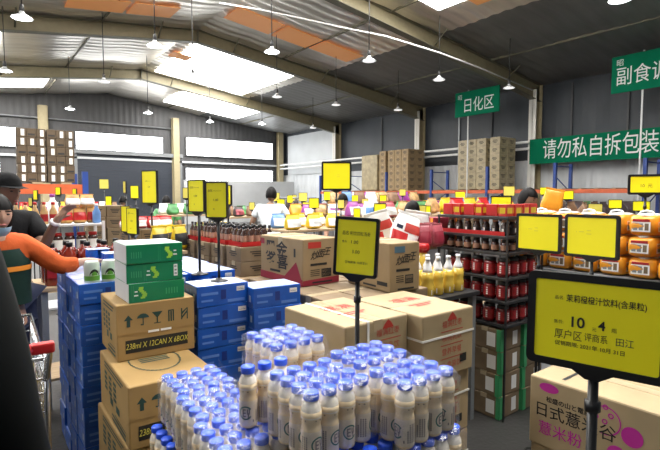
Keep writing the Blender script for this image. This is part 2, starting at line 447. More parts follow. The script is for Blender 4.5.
LAMPS = [(22, 18, 1, 'brightest lamp at the upper left corner'), (155, 46, 1, 'glowing pendant lamp beside the ridge, upper left'), (5, 71, 1, 'glowing pendant lamp at the left picture edge'),
 (104, 82, 0, 'unlit pendant lamp on a long cord under the second rafter'), (70, 109, 1, 'pendant lamp above the dark carton pallet'), (148, 113, 1, 'small pendant lamp above the middle window strip'),
 (193, 78, 0, 'pendant lamp left of the bright rooflight'), (210, 122, 1, 'small pendant lamp left of the right window strip'), (272, 52, 1, 'glowing pendant lamp in front of the bright rooflight'),
 (277, 97, 0, 'unlit pendant lamp below the bright rooflight'), (262, 124, 1, 'pendant lamp above the right window strip'), (313, 128, 0, 'faint pendant lamp before the pale wall section'),
 (336, 105, 0, 'unlit pendant lamp before the third rafter, right of centre'), (369, 61, 0, 'pendant lamp hanging from the first rafter, on a kinked cord'), (398, 110, 0, 'pendant lamp above the wrapped brown carton pallet'),
 (439, 80, 0, 'pendant lamp upper left of the two-tone green hanging sign'), (509, 88, 0, 'pendant lamp right of the smaller green hanging sign'), (620, 0, 1, 'lamp glaring at the top edge, right')]
for px, py, lit, lab in LAMPS:
    d = (4.7 - EYE) / (at(px, py, 1).z - EYE); p = at(px, py, d)
    lab = lab.replace('upper left of the two-tone green hanging sign', 'left of the smaller green hanging sign')
    o = (pl if lit else pd).place((p.x, p.y, 4.7), 0, lab, 'pendant warehouse lamps'); roofhang(o, p.x, 4.7)
for x, y in ((.9, 4.2), (3.2, 4.2), (5.4, 4.0), (3.2, -1.2), (.9, -1.2)):
    o = pl.place((x, y, 4.7), 0, 'pendant lamp above the aisle, out of the picture', 'pendant warehouse lamps'); roofhang(o, x, 4.7)

# ---------------------------------------------------------------- green signs
m = MB(); m.box(16.2, 16.22, 4.2, 9.5, 2.70, 3.58, 'banner_green')
b = obj('green_banner', m); tag(b, 'long green banner with white characters on the right wall', 'banner')
text(b, '请勿私自拆包装', .72, 'sign_white', (16.195, 7.22, 3.13), '-x', sx=.71)
for y in (4.6, 6.9, 9.2):
    q = MB(); q.box(16.22, 16.97, y - .02, y + .02, 3.4, 3.44, 'steel_grey'); obj('wall_bracket', q, b)
def hanging(y0, y1, z0, z1, txt, size, ypole, lab):
    t = thing('hanging_sign', lab, 'sign', (14.86, (y0 + y1) / 2, 0))
    w = (y1 - y0) / 2; m = MB(); m.box(-.02, .02, -w, w, z0, z1, 'banner_green'); p = obj('sign_board', m, t)
    text(p, txt, size * .88, 'sign_white', (-.025, -.08, (z0 + z1) / 2 - .10), '-x', sx=.82)
    text(p, '昭', .2, 'sign_white', (-.025, w - .22, z1 - .2), '-x')
    m = MB(); m.tube([(.04, ypole - (y0 + y1) / 2, 0), (.04, ypole - (y0 + y1) / 2, z1 + .05)], .025, 'pipe_white', 8); obj('pole', m, t)
hanging(9.87, 11.75, 4.5, 5.4, '日化区', .62, 11.2, 'green hanging sign with three white characters, left one')
hanging(4.4, 6.25, 4.48, 5.5, '副食调料', .62, 5.46, 'green hanging sign with white characters at the right edge')

# ---------------------------------------------------------------- pallet racks
def rack(x0, x1, ys, ztop, zb, lab, axis='y'):
    t = thing('pallet_rack', lab, 'rack', (0, 0, 0))
    for y in ys:
        m = MB()
        for x in (x0, x1): m.box(x - .05, x + .05, y - .045, y + .045, 0, ztop, 'rack_blue')
        z = .2; k = 0
        while z + .5 < ztop:
            a, b = (x0, x1) if k % 2 == 0 else (x1, x0)
            m.tube([(a, y, z), (b, y, z + .5)], .018, 'rack_blue', 6); z += .5; k += 1
        m.tube([(x0, y, ztop - .1), (x1, y, ztop - .1)], .018, 'rack_blue', 6)
        f = obj('upright_frame', m, t)
    for i in range(len(ys) - 1):
        for x in (x0, x1):
            m = MB(); m.box(x - .025, x + .025, ys[i] + .05, ys[i + 1] - .05, zb - .12, zb, 'rack_orange'); obj('beam', m, t)
        m = MB()
        for k in range(5):
            yy = ys[i] + .3 + k * (ys[i + 1] - ys[i] - .6) / 4; m.box(x0 - .02, x1 + .02, yy - .05, yy + .05, zb, zb + .03, 'wood')
        obj('deck_slats', m, t)
    return t
rack(15.0, 16.0, [2.75, 5.35, 7.9, 10.4, 13.0, 15.6, 18.2, 20.6], 2.62, 1.78, 'long blue and orange pallet rack along the right wall')
t = thing('pallet_rack', 'pallet rack with orange beam under dark cartons at left', 'rack', (0, 0, 0))
RX0, RX1, RY = -.9, 1.66, 9.2
for x in (RX0, RX1):
    m = MB()
    for y in (RY, RY + 1.0): m.box(x - .045, x + .045, y - .05, y + .05, 0, 2.0, 'rack_blue')
    m.tube([(x, RY, .3), (x, RY + 1, .9)], .018, 'rack_blue', 6); m.tube([(x, RY + 1, .9), (x, RY, 1.5)], .018, 'rack_blue', 6); obj('upright_frame', m, t)
for y in (RY, RY + 1):
    m = MB(); m.box(RX0, RX1, y - .025, y + .025, 1.62, 1.78, 'rack_orange'); obj('beam', m, t)
m = MB()
for k in range(6): m.box(RX0 + .1 + k * .42, RX0 + .25 + k * .42, RY - .03, RY + 1.03, 1.78, 1.81, 'wood')
obj('deck_slats', m, t)

# cartons stacked on the racks
def carton_proto(sx, sy, sz, mname, lab, name='carton', marks=True, tape=True):
    t = thing(name, lab, 'carton')
    m = MB(); m.box(-sx / 2, sx / 2, -sy / 2, sy / 2, 0, sz, mname, min(.008, sz * .05)); obj('carton_body', m, t)
    if tape:
        m = MB(); m.box(-sx / 2 - .001, sx / 2 + .001, -.025, .025, sz - .03 if sz > .1 else sz * .7, sz + .001, 'tape'); obj('tape', m, t)
    if marks:
        m = MB(); e = .0015
        for k in range(3):
            z = sz * (.35 + .14 * k); w = sx * (.18 + .05 * ((k * 7) % 3))
            m.quad((-w, -sy / 2 - e, z), (w, -sy / 2 - e, z), (w, -sy / 2 - e, z + sz * .07), (-w, -sy / 2 - e, z + sz * .07), 'black_print')
            w = sy * (.16 + .05 * ((k * 5) % 3))
            m.quad((-sx / 2 - e, w, z), (-sx / 2 - e, -w, z), (-sx / 2 - e, -w, z + sz * .07), (-sx / 2 - e, w, z + sz * .07), 'black_print')
        obj('printed_marks', m, t)
    return t
# dark cartons with white labels on the left rack: 2 pallets of 3 columns, 6 layers
t = carton_proto(.134, .28, .146, 'card_dark', '-', marks=False)
m = MB(); m.quad((-.01, -.1415, .02), (.04, -.1415, .02), (.04, -.1415, .125), (-.01, -.1415, .125), 'label_white'); m.quad((-.05, .1415, .03), (.05, .1415, .03), (.05, .1415, .06), (-.05, .1415, .06), 'black_print'); obj('label', m, t)
pr = Proto(t)
for side in range(2):
    for c in range(3):
        for k in range(6):
            pr.place((.765 + side * .425 + c * .137 + (.006 if k % 2 else 0), RY + .28, 1.812 + k * .148), random.choice((0, 0, PI)) , 'dark brown carton, %s pallet on left rack, %s column, %s layer up' % (('left', 'right')[side], nth(c), nth(k)), 'dark cartons on the left rack')
# right rack pallets
NUM = ['one', 'two', 'three', 'four', 'five', 'six', 'seven', 'eight', 'nine', 'ten']
def pile(pr, x, y, nx, ny, nz, sx, sy, sz, z0, what, grp):
    i = 0
    for k in range(nz):
        for a in range(nx):
            for b in range(len(ny)):
                pr.place((x + a * sx + random.uniform(-.006, .006), ny[b] + y + random.uniform(-.006, .006), z0 + k * (sz + .001)), 0,
                         '%s, layer %s, %s row, %s along' % (what, NUM[k], ('front', 'rear')[a], nth(b)), grp)
pr = Proto(carton_proto(.48, .395, .305, 'card_wrapped', '-'))
pile(pr, 15.25, 0, 2, (10.12, 10.69, 11.10, 11.51), 6, .50, .58, .305, 1.812, 'pale rack carton below the smaller green sign', 'pale cartons on the rack pallet')
pr = Proto(carton_proto(.48, .395, .29, 'card', '-'))
pile(pr, 15.25, 0, 2, (14.5, 14.91, 15.32, 15.88), 6, .50, .58, .29, 1.812, 'brown carton on the farther rack pallet', 'brown cartons on the second rack pallet')
m = MB(); m.box(15.08, 15.92, 16.3, 17.4, 1.812, 3.45, 'card_wrapped', .05)
tag(obj('wrapped_pallet_load', m), 'grey film-wrapped pallet load on the far rack end', 'pallet load')
# ================================================================ BOTTLES IN SHRINK-WRAPPED PACKS
BH = .186; BR = .0283
def make_bottle():
    t = thing('drink_bottle', '-', 'bottle')
    k = BR / .0315
    m = MB(); m.lathe([(.025 * k, 0), (.030 * k, .004), (.0312 * k, .012), (.0312 * k, .085), (.0300 * k, .090), (.0288 * k, .097), (.0290 * k, .104), (.0312 * k, .112), (.0315 * k, .124), (.0309 * k, .137)], 'milk', 20)
    m.lathe([(.0309 * k, .137), (.0285 * k, .148), (.0235 * k, .157), (.0205 * k, .161), (.0185 * k, .163), (.0205 * k, .164), (.0205 * k, .167), (.016 * k, .168)], 'milk_neck', 20, cap=False)
    obj('bottle_body', m, t)
    m = MB()
    prof = [(.0205, .1655), (.0210, .167), (.0210, .1835), (.0198, .1858)]; n = 32; vs = []; fs = []
    for (r, h) in prof:
        for i in range(n):
            a = 2 * PI * i / n; rr = r * (1 + (.02 if i % 2 else 0)); vs.append((rr * math.cos(a), rr * math.sin(a), h))
    for j in range(3):
        for i in range(n): fs.append((j * n + i, j * n + (i + 1) % n, (j + 1) * n + (i + 1) % n, (j + 1) * n + i))
    fs.append(tuple(range(n))[::-1]); fs.append(tuple(3 * n + i for i in range(n)))
    m.add(vs, fs, 'cap_blue', True); obj('cap', m, t)
    m = MB(); R0 = .0312 * k + .0004
    m.lathe([(R0, .010), (R0, .086)], 'sleeve', 24, cap=False)
    e = R0 + .0003
    def q(a0, a1, z0, z1, mm):
        m.quad(*[(e * math.cos(a), e * math.sin(a), z) for a, z in ((a0, z0), (a1, z0), (a1, z1), (a0, z1))], mm)
    # round logo ring with a letter-like mark on one side, print columns on the other
    for c in (-PI / 2, PI / 2):
        for i in range(26):
            a = 2 * PI * i / 32 + .6; b = 2 * PI * (i + 1) / 32 + .6
            pts = []
            for (r, g) in ((.017, a), (.017, b), (.021, b), (.021, a)):
                an = c + r * math.cos(g) / e; pts.append((e * math.cos(an), e * math.sin(an), .050 + r * math.sin(g)))
            m.quad(*pts, 'sleeve_green')
        for (x0, x1, z0, z1) in ((-.010, -.006, .038, .062), (-.006, .001, .058, .062), (-.006, .001, .048, .052), (-.006, .001, .038, .042), (.004, .0075, .050, .062), (.010, .0135, .050, .062), (.0045, .013, .046, .050), (.007, .0105, .036, .047)):
            q(c + x0 / e, c + x1 / e, z0, z1, 'sleeve_mark')
        q(c + .022 / e, c + .026 / e, .02, .028, 'sleeve_mark')
    for c in (0, PI):
        for cx in (-.010, -.003, .004, .011):
            for j in range(9 if cx > -.009 else 6): q(c + (cx - .002) / e, c + (cx + .0025) / e, .020 + j * .006, .0245 + j * .006, 'sleeve_mark')
    m.lathe([(.0314 * k, .1195), (.0319 * k, .121), (.0314 * k, .1225)], 'milk_neck', 20, cap=False)
    for i in range(5): pass
    obj('label_sleeve', m, t)
    m = MB(); e2 = .0316 * k + .0004
    for c in (-PI / 2, PI):
        m.quad(*[(e2 * math.cos(a), e2 * math.sin(a), z) for a, z in ((c - .33, .1135), (c + .33, .1135), (c + .33, .1165), (c - .33, .1165))], 'black_print')
    obj('date_mark', m, t)
    return Proto(t)
BOT = make_bottle()
PITCH = .0585
def film(x0, y0, nx, ny, z, lab, loose=0):
    """shrink film drawn over the caps of an nx by ny pack; z = bottle base"""
    m = MB(); g = 6; NX, NY = nx * g, ny * g; top = z + BH + .0015
    vs = []; fs = []
    def H(x, y):
        i = min(max(round((x - x0) / PITCH), 0), nx - 1); j = min(max(round((y - y0) / PITCH), 0), ny - 1)
        d = math.hypot(x - x0 - i * PITCH, y - y0 - j * PITCH)
        return top - (0 if d < .0218 else min(1, (d - .0218) / .0195) ** 1.2 * (.020 + .008 * math.sin(37 * x + 23 * y)))
    ex = BR + .0025
    xs = [x0 - ex + (nx - 1) * PITCH * 0 + ((nx - 1) * PITCH + 2 * ex) * i / NX for i in range(NX + 1)]
    ys = [y0 - ex + ((ny - 1) * PITCH + 2 * ex) * j / NY for j in range(NY + 1)]
    for y in ys:
        for x in xs: vs.append((x, y, H(x, y)))
    for j in range(NY):
        for i in range(NX):
            a = j * (NX + 1) + i; fs.append((a, a + 1, a + NX + 2, a + NX + 1))
    m.add(vs, fs, 'film', True)
    # skirt down the sides
    ring = [(xs[i], ys[0]) for i in range(NX + 1)] + [(xs[NX], ys[j]) for j in range(1, NY + 1)] + [(xs[i], ys[NY]) for i in range(NX - 1, -1, -1)] + [(xs[0], ys[j]) for j in range(NY - 1, 0, -1)]
    n = len(ring); vs = []; fs = []; cx = x0 + (nx - 1) * PITCH / 2; cy = y0 + (ny - 1) * PITCH / 2
    for lv, dz in enumerate((None, .125, .07, .012)):
        for k, (x, y) in enumerate(ring):
            wob = .0015 * math.sin(k * 1.7 + lv)
            dx = x - cx; dy = y - cy; L = math.hypot(dx, dy) or 1
            vs.append((x + dx / L * wob, y + dy / L * wob, H(x, y) if dz is None else z + dz))
    for lv in range(3):
        for k in range(n): fs.append((lv * n + k, (lv + 1) * n + k, (lv + 1) * n + (k + 1) % n, lv * n + (k + 1) % n))
    m.add(vs, fs, 'film', True)
    return tag(obj('shrink_wrap', m), lab, 'plastic wrap', 'shrink wrap films over the bottle packs')
def pack(x0, y0, nx, ny, z, what, wrap=True):
    for j in range(ny):
        for i in range(nx):
            lab = 'cream drink bottle, %s, %s row back, %s from left' % (what, nth(j), nth(i))
            BOT.place((x0 + i * PITCH, y0 + j * PITCH, z), random.choice((0, 0, PI / 2, PI / 4, -PI / 4, PI)) + random.uniform(-.25, .25), lab, 'blue-capped cream drink bottles')
    if wrap: film(x0, y0, nx, ny, z, 'clear shrink wrap over the %s' % what)
Z1 = 1.08 - BH; Z2 = Z1 - .1915; Z3 = Z2 - .1915
pack(.713, 1.022, 4, 4, Z1, 'nearest top pack, front middle')
pack(.962, .920, 4, 3, Z1, 'top pack at front right')
pack(.967, 1.118, 4, 3, Z1, 'top pack behind the front right one')
pack(.668, 1.295, 3, 1, Z1, 'loose torn row of three', False)
pack(.847, 1.425, 4, 4, Z1, 'rear top pack before the blue cartons')
pack(.610, 1.690, 4, 4, Z2, 'lower pack at far left')
pack(.585, 1.455, 4, 4, Z2, 'lower pack at middle left')
pack(.556, 1.221, 4, 4, Z2, 'lower pack at near left')
pack(1.000, .920, 4, 4, Z2, 'lower pack under the front right one')
pack(.765, .975, 4, 4, Z2, 'lower pack under the nearest one', False)
pack(.565, 1.69, 4, 4, Z3, 'lowest pack at far left', False)
# torn film hanging beside the loose row
m = MB(); vs = []; fs = []
for j in range(9):
    for i in range(9):
        u, v = i / 8, j / 8
        vs.append((.634 - .012 * math.sin(v * 5 + u * 3), 1.25 + u * .16, Z1 + .004 + v * (.185 + .02 * math.sin(u * 7)) + .006 * math.sin(u * 19)))
for j in range(8):
    for i in range(8): a = j * 9 + i; fs.append((a, a + 1, a + 10, a + 9))
m.add(vs, fs, 'film', True); tag(obj('torn_plastic_film', m), 'torn piece of clear film left of the loose bottle row', 'plastic wrap')
# what the packs stand on (below the picture edge): cartons on a pallet, plus packs seen from the side
def pallet(x0, x1, y0, y1, lab, h=.13):
    t = thing('wooden_pallet', lab, 'pallet', ((x0 + x1) / 2, (y0 + y1) / 2, 0)); w = (x1 - x0) / 2; d = (y1 - y0) / 2
    m = MB(); n = max(3, int((y1 - y0) / .15))
    for k in range(n):
        y = -d + k * 2 * d / n; m.box(-w, w, y + .01, y + 2 * d / n - .01, h - .022, h, 'wood')
    obj('deck_boards', m, t)
    for x in (-w + .05, 0, w - .05):
        m = MB(); m.box(x - .05, x + .05, -d, d, 0, h - .023, 'wood'); obj('bearer', m, t)
pallet(.50, 1.22, .86, 1.92, 'wooden pallet under the bottle packs')
m = MB(); m.box(.535, .79, 1.66, 1.92, .131, Z3 - .001, 'card', .006); tag(obj('carton', m), 'plain carton under the lowest bottle pack', 'carton')
m = MB(); m.box(.53, .76, 1.185, 1.64, .131, Z2 - .001, 'card', .006); tag(obj('carton', m), 'plain carton under the left lower bottle packs', 'carton')
m = MB(); m.box(.80, 1.08, 1.39, 1.64, .131, Z1 - .002, 'card', .006); tag(obj('carton', m), 'plain carton under the rear bottle pack', 'carton')
m = MB(); m.box(.735, .965, .94, 1.18, .131, Z2 - .001, 'card', .006); tag(obj('carton', m), 'plain carton under the nearest bottle pack', 'carton')
m = MB(); m.box(.968, 1.20, .89, 1.13, .131, Z2 - .001, 'card', .006); tag(obj('carton', m), 'plain carton under the front right bottle pack', 'carton')
m = MB(); m.box(.78, .96, 1.186, 1.38, .131, Z1 - .002, 'card', .006); tag(obj('carton', m), 'plain carton in the middle of the bottle pallet', 'carton')
m = MB(); m.box(.97, 1.09, 1.137, 1.38, .131, Z2 - .001, 'card', .006); tag(obj('carton', m), 'plain carton under the pack behind the front right one', 'carton')

# ================================================================ BROWN CARTONS + GREEN BOXES (left)
def icons(m, w, z, h, y, mm='green_print'):
    """arrow, umbrella, goblet, stack, pattern on the -y face"""
    def poly(pts, cx):
        m.add([(cx + a * h, y, z + b * h) for a, b in pts], [tuple(range(len(pts)))], mm)
    xs = [-w + i * 2 * w / 4 for i in range(5)]
    c = xs[0]; poly([(-.14, 0), (.14, 0), (.14, .55), (-.14, .55)], c); poly([(-.36, .55), (.36, .55), (0, 1)], c)
    c = xs[1]; poly([(-.5, .62), (.5, .62), (.42, .8), (.22, .95), (0, 1), (-.22, .95), (-.42, .8)], c); poly([(-.04, .0), (.04, 0), (.04, .62), (-.04, .62)], c); poly([(-.2, .0), (-.04, 0), (-.04, .08), (-.2, .12)], c)
    c = xs[2]; poly([(-.45, 1), (0, .45), (.45, 1)], c); poly([(-.05, .08), (.05, .08), (.05, .5), (-.05, .5)], c); poly([(-.3, 0), (.3, 0), (.3, .07), (-.3, .07)], c)
    c = xs[3]; poly([(-.25, .0), (-.14, 0), (-.14, 1), (-.25, 1)], c); poly([(.14, .0), (.25, 0), (.25, 1), (.14, 1)], c); poly([(-.06, 0), (.06, 0), (.06, .9), (-.06, .9)], c); poly([(-.14, .92), (.14, .92), (.14, 1), (-.14, 1)], c)
    c = xs[4]; poly([(-.3, .0), (-.2, 0), (-.2, 1), (-.3, 1)], c); poly([(.2, .0), (.3, 0), (.3, 1), (.2, 1)], c); poly([(-.2, .1), (.2, .55), (.2, .75), (-.2, .3)], c); poly([(-.2, .45), (.2, .9), (.2, 1), (-.2, .68)], c)
def drink_carton(w, d, h, lab, loc, rz):
    t = thing('drink_carton', lab, 'carton', loc, rz); t_ = 'card_gold'
    m = MB(); m.box(-w / 2, w / 2, -d / 2, d / 2, 0, h, t_, .007); b = obj('carton_body', m, t)
    m = MB(); y = -d / 2 - .0025; m.box(-w / 2 + .002, w / 2 - .002, y, -d / 2, h * .47, h - .004, t_); obj('flap', m, t)
    m = MB(); icons(m, w * .36, h * .60, h * .21, y - .001); obj('handling_symbols', m, t)
    m = MB(); e = -d / 2 - .0012
    m.quad((-w * .40, e, h * .13), (w * .40, e, h * .13), (w * .40, e, h * .36), (-w * .40, e, h * .36), 'black_print'); pp = obj('printed_band', m, t)
    text(pp, '238ml X 12CAN X 6BOX', h * .145, 'gold_print', (0, e - .001, h * .245), '-y', shear=.2, sx=.70)
    m = MB(); m.quad((-w * .12, y - .001, h * .45), (w * .02, y - .001, h * .45), (w * .02, y - .001, h * .49), (-w * .12, y - .001, h * .49), 'white_print')
    m.quad((w * .04, y - .001, h * .45), (w * .18, y - .001, h * .45), (w * .18, y - .001, h * .49), (w * .04, y - .001, h * .49), 'white_print'); obj('tape', m, t)
    x = -w / 2 - .0012; m = MB()
    def s(a0, a1, z0, z1): m.quad((x, -a0 * d, z0 * h), (x, -a1 * d, z0 * h), (x, -a1 * d, z1 * h), (x, -a0 * d, z1 * h), 'green_print')
    s(-.3, .3, .84, .87); s(-.3, .35, .9, .93)
    for k in range(4):
        for j in range(3): s(-.3 + .16 * j, -.2 + .16 * j, .44 + k * .09, .50 + k * .09)
    s(-.1, .0, .3, .42); s(.1, .22, .3, .42); s(-.05, .4, .06, .10); s(-.05, .4, .13, .17); s(.05, .4, .20, .22); obj('side_print', m, t)
    zt = h + .0012; m = MB()
    for i in range(40):   # leaf garland printed on the lid
        a = 2 * PI * i / 40; c, q = math.cos(a), math.sin(a); cx, cy = w * .3 * c, d * .27 * q - .01
        m.add([(cx - .014 * q, cy + .014 * c, zt), (cx + .006 * c, cy + .006 * q, zt), (cx + .014 * q, cy - .014 * c, zt), (cx - .006 * c, cy - .006 * q, zt)], [(0, 1, 2, 3)], 'green_print')
    for k in range(3): m.quad((-w * .18, -.035 + k * .025, zt), (w * .18, -.035 + k * .025, zt), (w * .18, -.022 + k * .025, zt), (-w * .18, -.022 + k * .025, zt), 'green_print')
    obj('lid_print', m, t)
    return t
CW, CD, CH = .375, .37, .274; rz = R(-1.5)
bx, by = .545, 2.38
def stackpos(w, d, cx, cy):   # centre of a box whose near-left corner is (cx, cy)
    v = Matrix.Rotation(rz, 3, 'Z') @ Vector((w / 2, d / 2, 0)); return cx + v.x, cy + v.y
cx, cy = stackpos(CW, CD, bx, by)
m = MB(); m.box(-CW / 2, CW / 2, -CD / 2, CD / 2, 0, .262, 'wood'); 
pallet(.53, 1.0, 2.0, 2.74, 'small wooden pallet under the brown drink cartons', .125)
for k, (lab, dx, dy) in enumerate((('brown drink carton on the floor pallet, lowest of its stack', .0, .0), ('brown drink carton, third from the top of its stack', .02, .0),
                                   ('brown drink carton with leaf-printed lid, second from the top', .03, -.03), ('brown drink carton with handling symbols directly under the green boxes', 0, 0))):
    h = CH if k else .1285 + .0
    if k == 0: h = .125
    z = .126 if k == 0 else 1.08 - CH * (4 - k)
    if k == 3: drink_carton(CW, CD, h, lab, (cx, cy, z), rz)
    else:
        q = at(128, 388, 1.0); q = at(128, 388, (.806 - EYE) / (q.z - EYE)); ox, oy = stackpos(CW, .60, q.x, q.y)
        drink_carton(CW, .60, h if k else 1.08 - 3 * CH - .128, lab, (ox + (.01, -.008, 0)[k], oy + (.01, .012, 0)[k], z), rz + R((1, 1.5, 0)[k]))
GW, GD, GH = .270, .27, .0935
q = at(132.5, 247.5, 1); q = at(132.5, 247.5, (1.361 - EYE) / (q.z - EYE)); gx, gy = stackpos(GW, GD, q.x, max(q.y, 2.385))
for k in range(3):
    t = thing('green_drink_box', 'green and white 12-can drink box, %s of three on brown carton' % ('lowest', 'middle', 'topmost')[k], 'box', (gx + (.002, 0, -.002)[k], gy + (0, .004, 0)[k], 1.0805 + k * (GH + .0005)), rz + R((1, -1, 0)[k]))
    m = MB(); m.box(-GW / 2, GW / 2, -GD / 2, GD / 2, 0, GH, 'green_card', .004); obj('box_body', m, t)
    m = MB(); m.box(-GW / 2 - .001, -GW / 2 + .002, -GD / 2 + .002, GD / 2 - .002, .003, GH - .003, 'white_card'); m.box(-GW / 2 + .002, GW / 2 - .01, -GD / 2 + .006, GD / 2 - .002, GH - .002, GH + .0006, 'white_card'); obj('white_panel', m, t)
    m = MB(); y = -GD / 2 - .001
    def q(x0, x1, z0, z1, mm): m.quad((x0 * GW, y, z0 * GH), (x1 * GW, y, z0 * GH), (x1 * GW, y, z1 * GH), (x0 * GW, y, z1 * GH), mm)
    o = (-.25, 0, .25)[k]
    for i in range(7):   # yellow dragon-like squiggle
        a = i * .9; q(o - .05 + .035 * math.sin(a) , o + .03 + .035 * math.sin(a), .2 + i * .085, .30 + i * .085, 'lime_pack')
    q(o + .07 if o > 0 else o - .16, o + .14 if o > 0 else o - .09, .35, .42, 'white_print'); q(o + .08 if o > 0 else o - .15, o + .13 if o > 0 else o - .10, .55, .62, 'white_print')
    q(o - .2, o - .195, .1, .9, 'green_mark'); q(o - .17, o - .165, .1, .9, 'green_mark')
    for j in range(5): q(-.42 + .04 * j if o >= 0 else .15 + .05 * j, -.405 + .04 * j if o >= 0 else .17 + .05 * j, .3, .62, 'green_mark')
    if k == 1:
        q(.33, .40, .22, .85, 'white_print')
        for j in range(3): q(.345, .385, .30 + j * .19, .40 + j * .19, 'black_print')
    obj('printed_marks', m, t)

# ================================================================ BLUE DRINK CARTONS
BW, BD, BHH = .29, .20, .1115
def blue(w, d, h):
    t = thing('blue_drink_carton', '-', 'carton')
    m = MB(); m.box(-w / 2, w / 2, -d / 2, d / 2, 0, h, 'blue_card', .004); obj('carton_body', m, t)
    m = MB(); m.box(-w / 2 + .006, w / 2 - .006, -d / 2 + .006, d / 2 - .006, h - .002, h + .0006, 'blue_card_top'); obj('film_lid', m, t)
    m = MB(); y = -d / 2 - .001; x = -w / 2 - .001
    def q(a, b, c, e, mm): m.quad((a * w, y, c * h), (b * w, y, c * h), (b * w, y, e * h), (a * w, y, e * h), mm)
    def p(a, b, c, e, mm): m.quad((x, -a * d, c * h), (x, -b * d, c * h), (x, -b * d, e * h), (x, -a * d, e * h), mm)
    q(.26, .42, .62, .84, 'label_white'); q(-.42, -.1, .55, .68, 'blue_mark'); q(-.42, -.2, .25, .35, 'blue_mark'); q(.08, .42, .12, .26, 'blue_mark'); q(-.05, .05, .3, .75, 'blue_dark_mark'); q(.27, .41, .68, .71, 'blue_dark_mark'); q(.27, .38, .74, .77, 'blue_dark_mark')
    p(.24, .36, .3, .62, 'white_card'); p(-.35, -.1, .6, .74, 'blue_mark'); p(-.3, .1, .18, .32, 'blue_mark'); p(-.42, -.38, .1, .9, 'blue_dark_mark'); p(.0, .1, .45, .8, 'blue_mark')
    obj('printed_marks', m, t)
    return Proto(t)
pb = blue(BW, BD, BHH); GRP = 'blue drink cartons in one block'
def bstack(x, y, n, what, rz=0, base=.005, jit=.006):
    for k in range(n):
        pb.place((x + random.uniform(-jit, jit), y + random.uniform(-jit, jit) * .5, base + k * (BHH + .0006)), rz + R(random.uniform(-1.2, 1.2)),
                 'blue drink carton, %s, %s layer up' % (what, nth(k)), 'blue drink cartons')
for i in range(3):
    for j in range(4):
        if i == 0 and j == 0: pass
        bstack(.608 + i * .303, 2.905 + j * .207, 10, '%s row from the aisle, %s stack back' % (nth(i), nth(j)))
bstack(1.085, 2.46, 10, 'left near stack behind the bottles', R(-3))
bstack(1.365, 2.36, 9, 'right near stack behind the bottles', R(-5), base=.09)
m = MB(); m.box(1.2, 1.53, 2.24, 2.48, 0, .089, 'wood'); tag(obj('wooden_board', m), 'low wooden board under the right blue stack', 'board')
# four-pack and loose cans on the blue cartons
def can_pack(loc, lab, n=3):
    t = thing('can_pack', lab, 'can pack', loc, R(0))
    for i in range(n):
        for j in range(2):
            m = MB(); m.lathe([(.026, 0), (.033, .006), (.033, .108), (.027, .118), (.026, .120), (.025, .117)], 'blue_card', 18, cx=i * .068, cy=j * .068); obj('can', m, t)
    m = MB(); m.box(-.033, (n - 1) * .068 + .033, -.033, .068 + .033, .119, .1205, 'blue_card_top'); obj('film_lid', m, t)
can_pack((.66, 3.46, 1.1215), 'blue wrapped can pack, left one on the blue cartons', 2); can_pack((.70, 3.17, 1.1215), 'blue wrapped can pack, right one on the blue cartons', 2)
def can(loc, lab, rz):
    t = thing('drink_can', lab, 'can', loc, rz); t.scale = (1.2, 1.2, 1.25)
    m = MB(); m.lathe([(.024, 0), (.032, .005), (.033, .012), (.033, .082), (.028, .094), (.0265, .097), (.0255, .094), (.0, .093)], 'can_white', 24); obj('can_body', m, t)
    m = MB(); e = .0334
    m.lathe([(e, .014), (e, .034)], 'can_green', 24, cap=False)
    for i in range(12):
        for kk, mm in ((.021, 'black_print'), (.013, 'can_green')):
            a, b = PI * i / 12, PI * (i + 1) / 12; ee = e + (.0003 if kk == .021 else .0005)
            P = lambda r, g: (ee * math.cos(-PI / 2 + r * math.cos(g) / ee), ee * math.sin(-PI / 2 + r * math.cos(g) / ee), .036 + r * 1.3 * math.sin(g))
            m.quad(P(0, a), P(kk, a), P(kk, b), P(0, b), mm)
    obj('printed_label', m, t)
can((.535, 2.85, 1.1215), 'white and green drink can, left of two beside green boxes', R(8)); can((.622, 2.848, 1.1215), 'white and green drink can, right of two beside green boxes', R(-5))
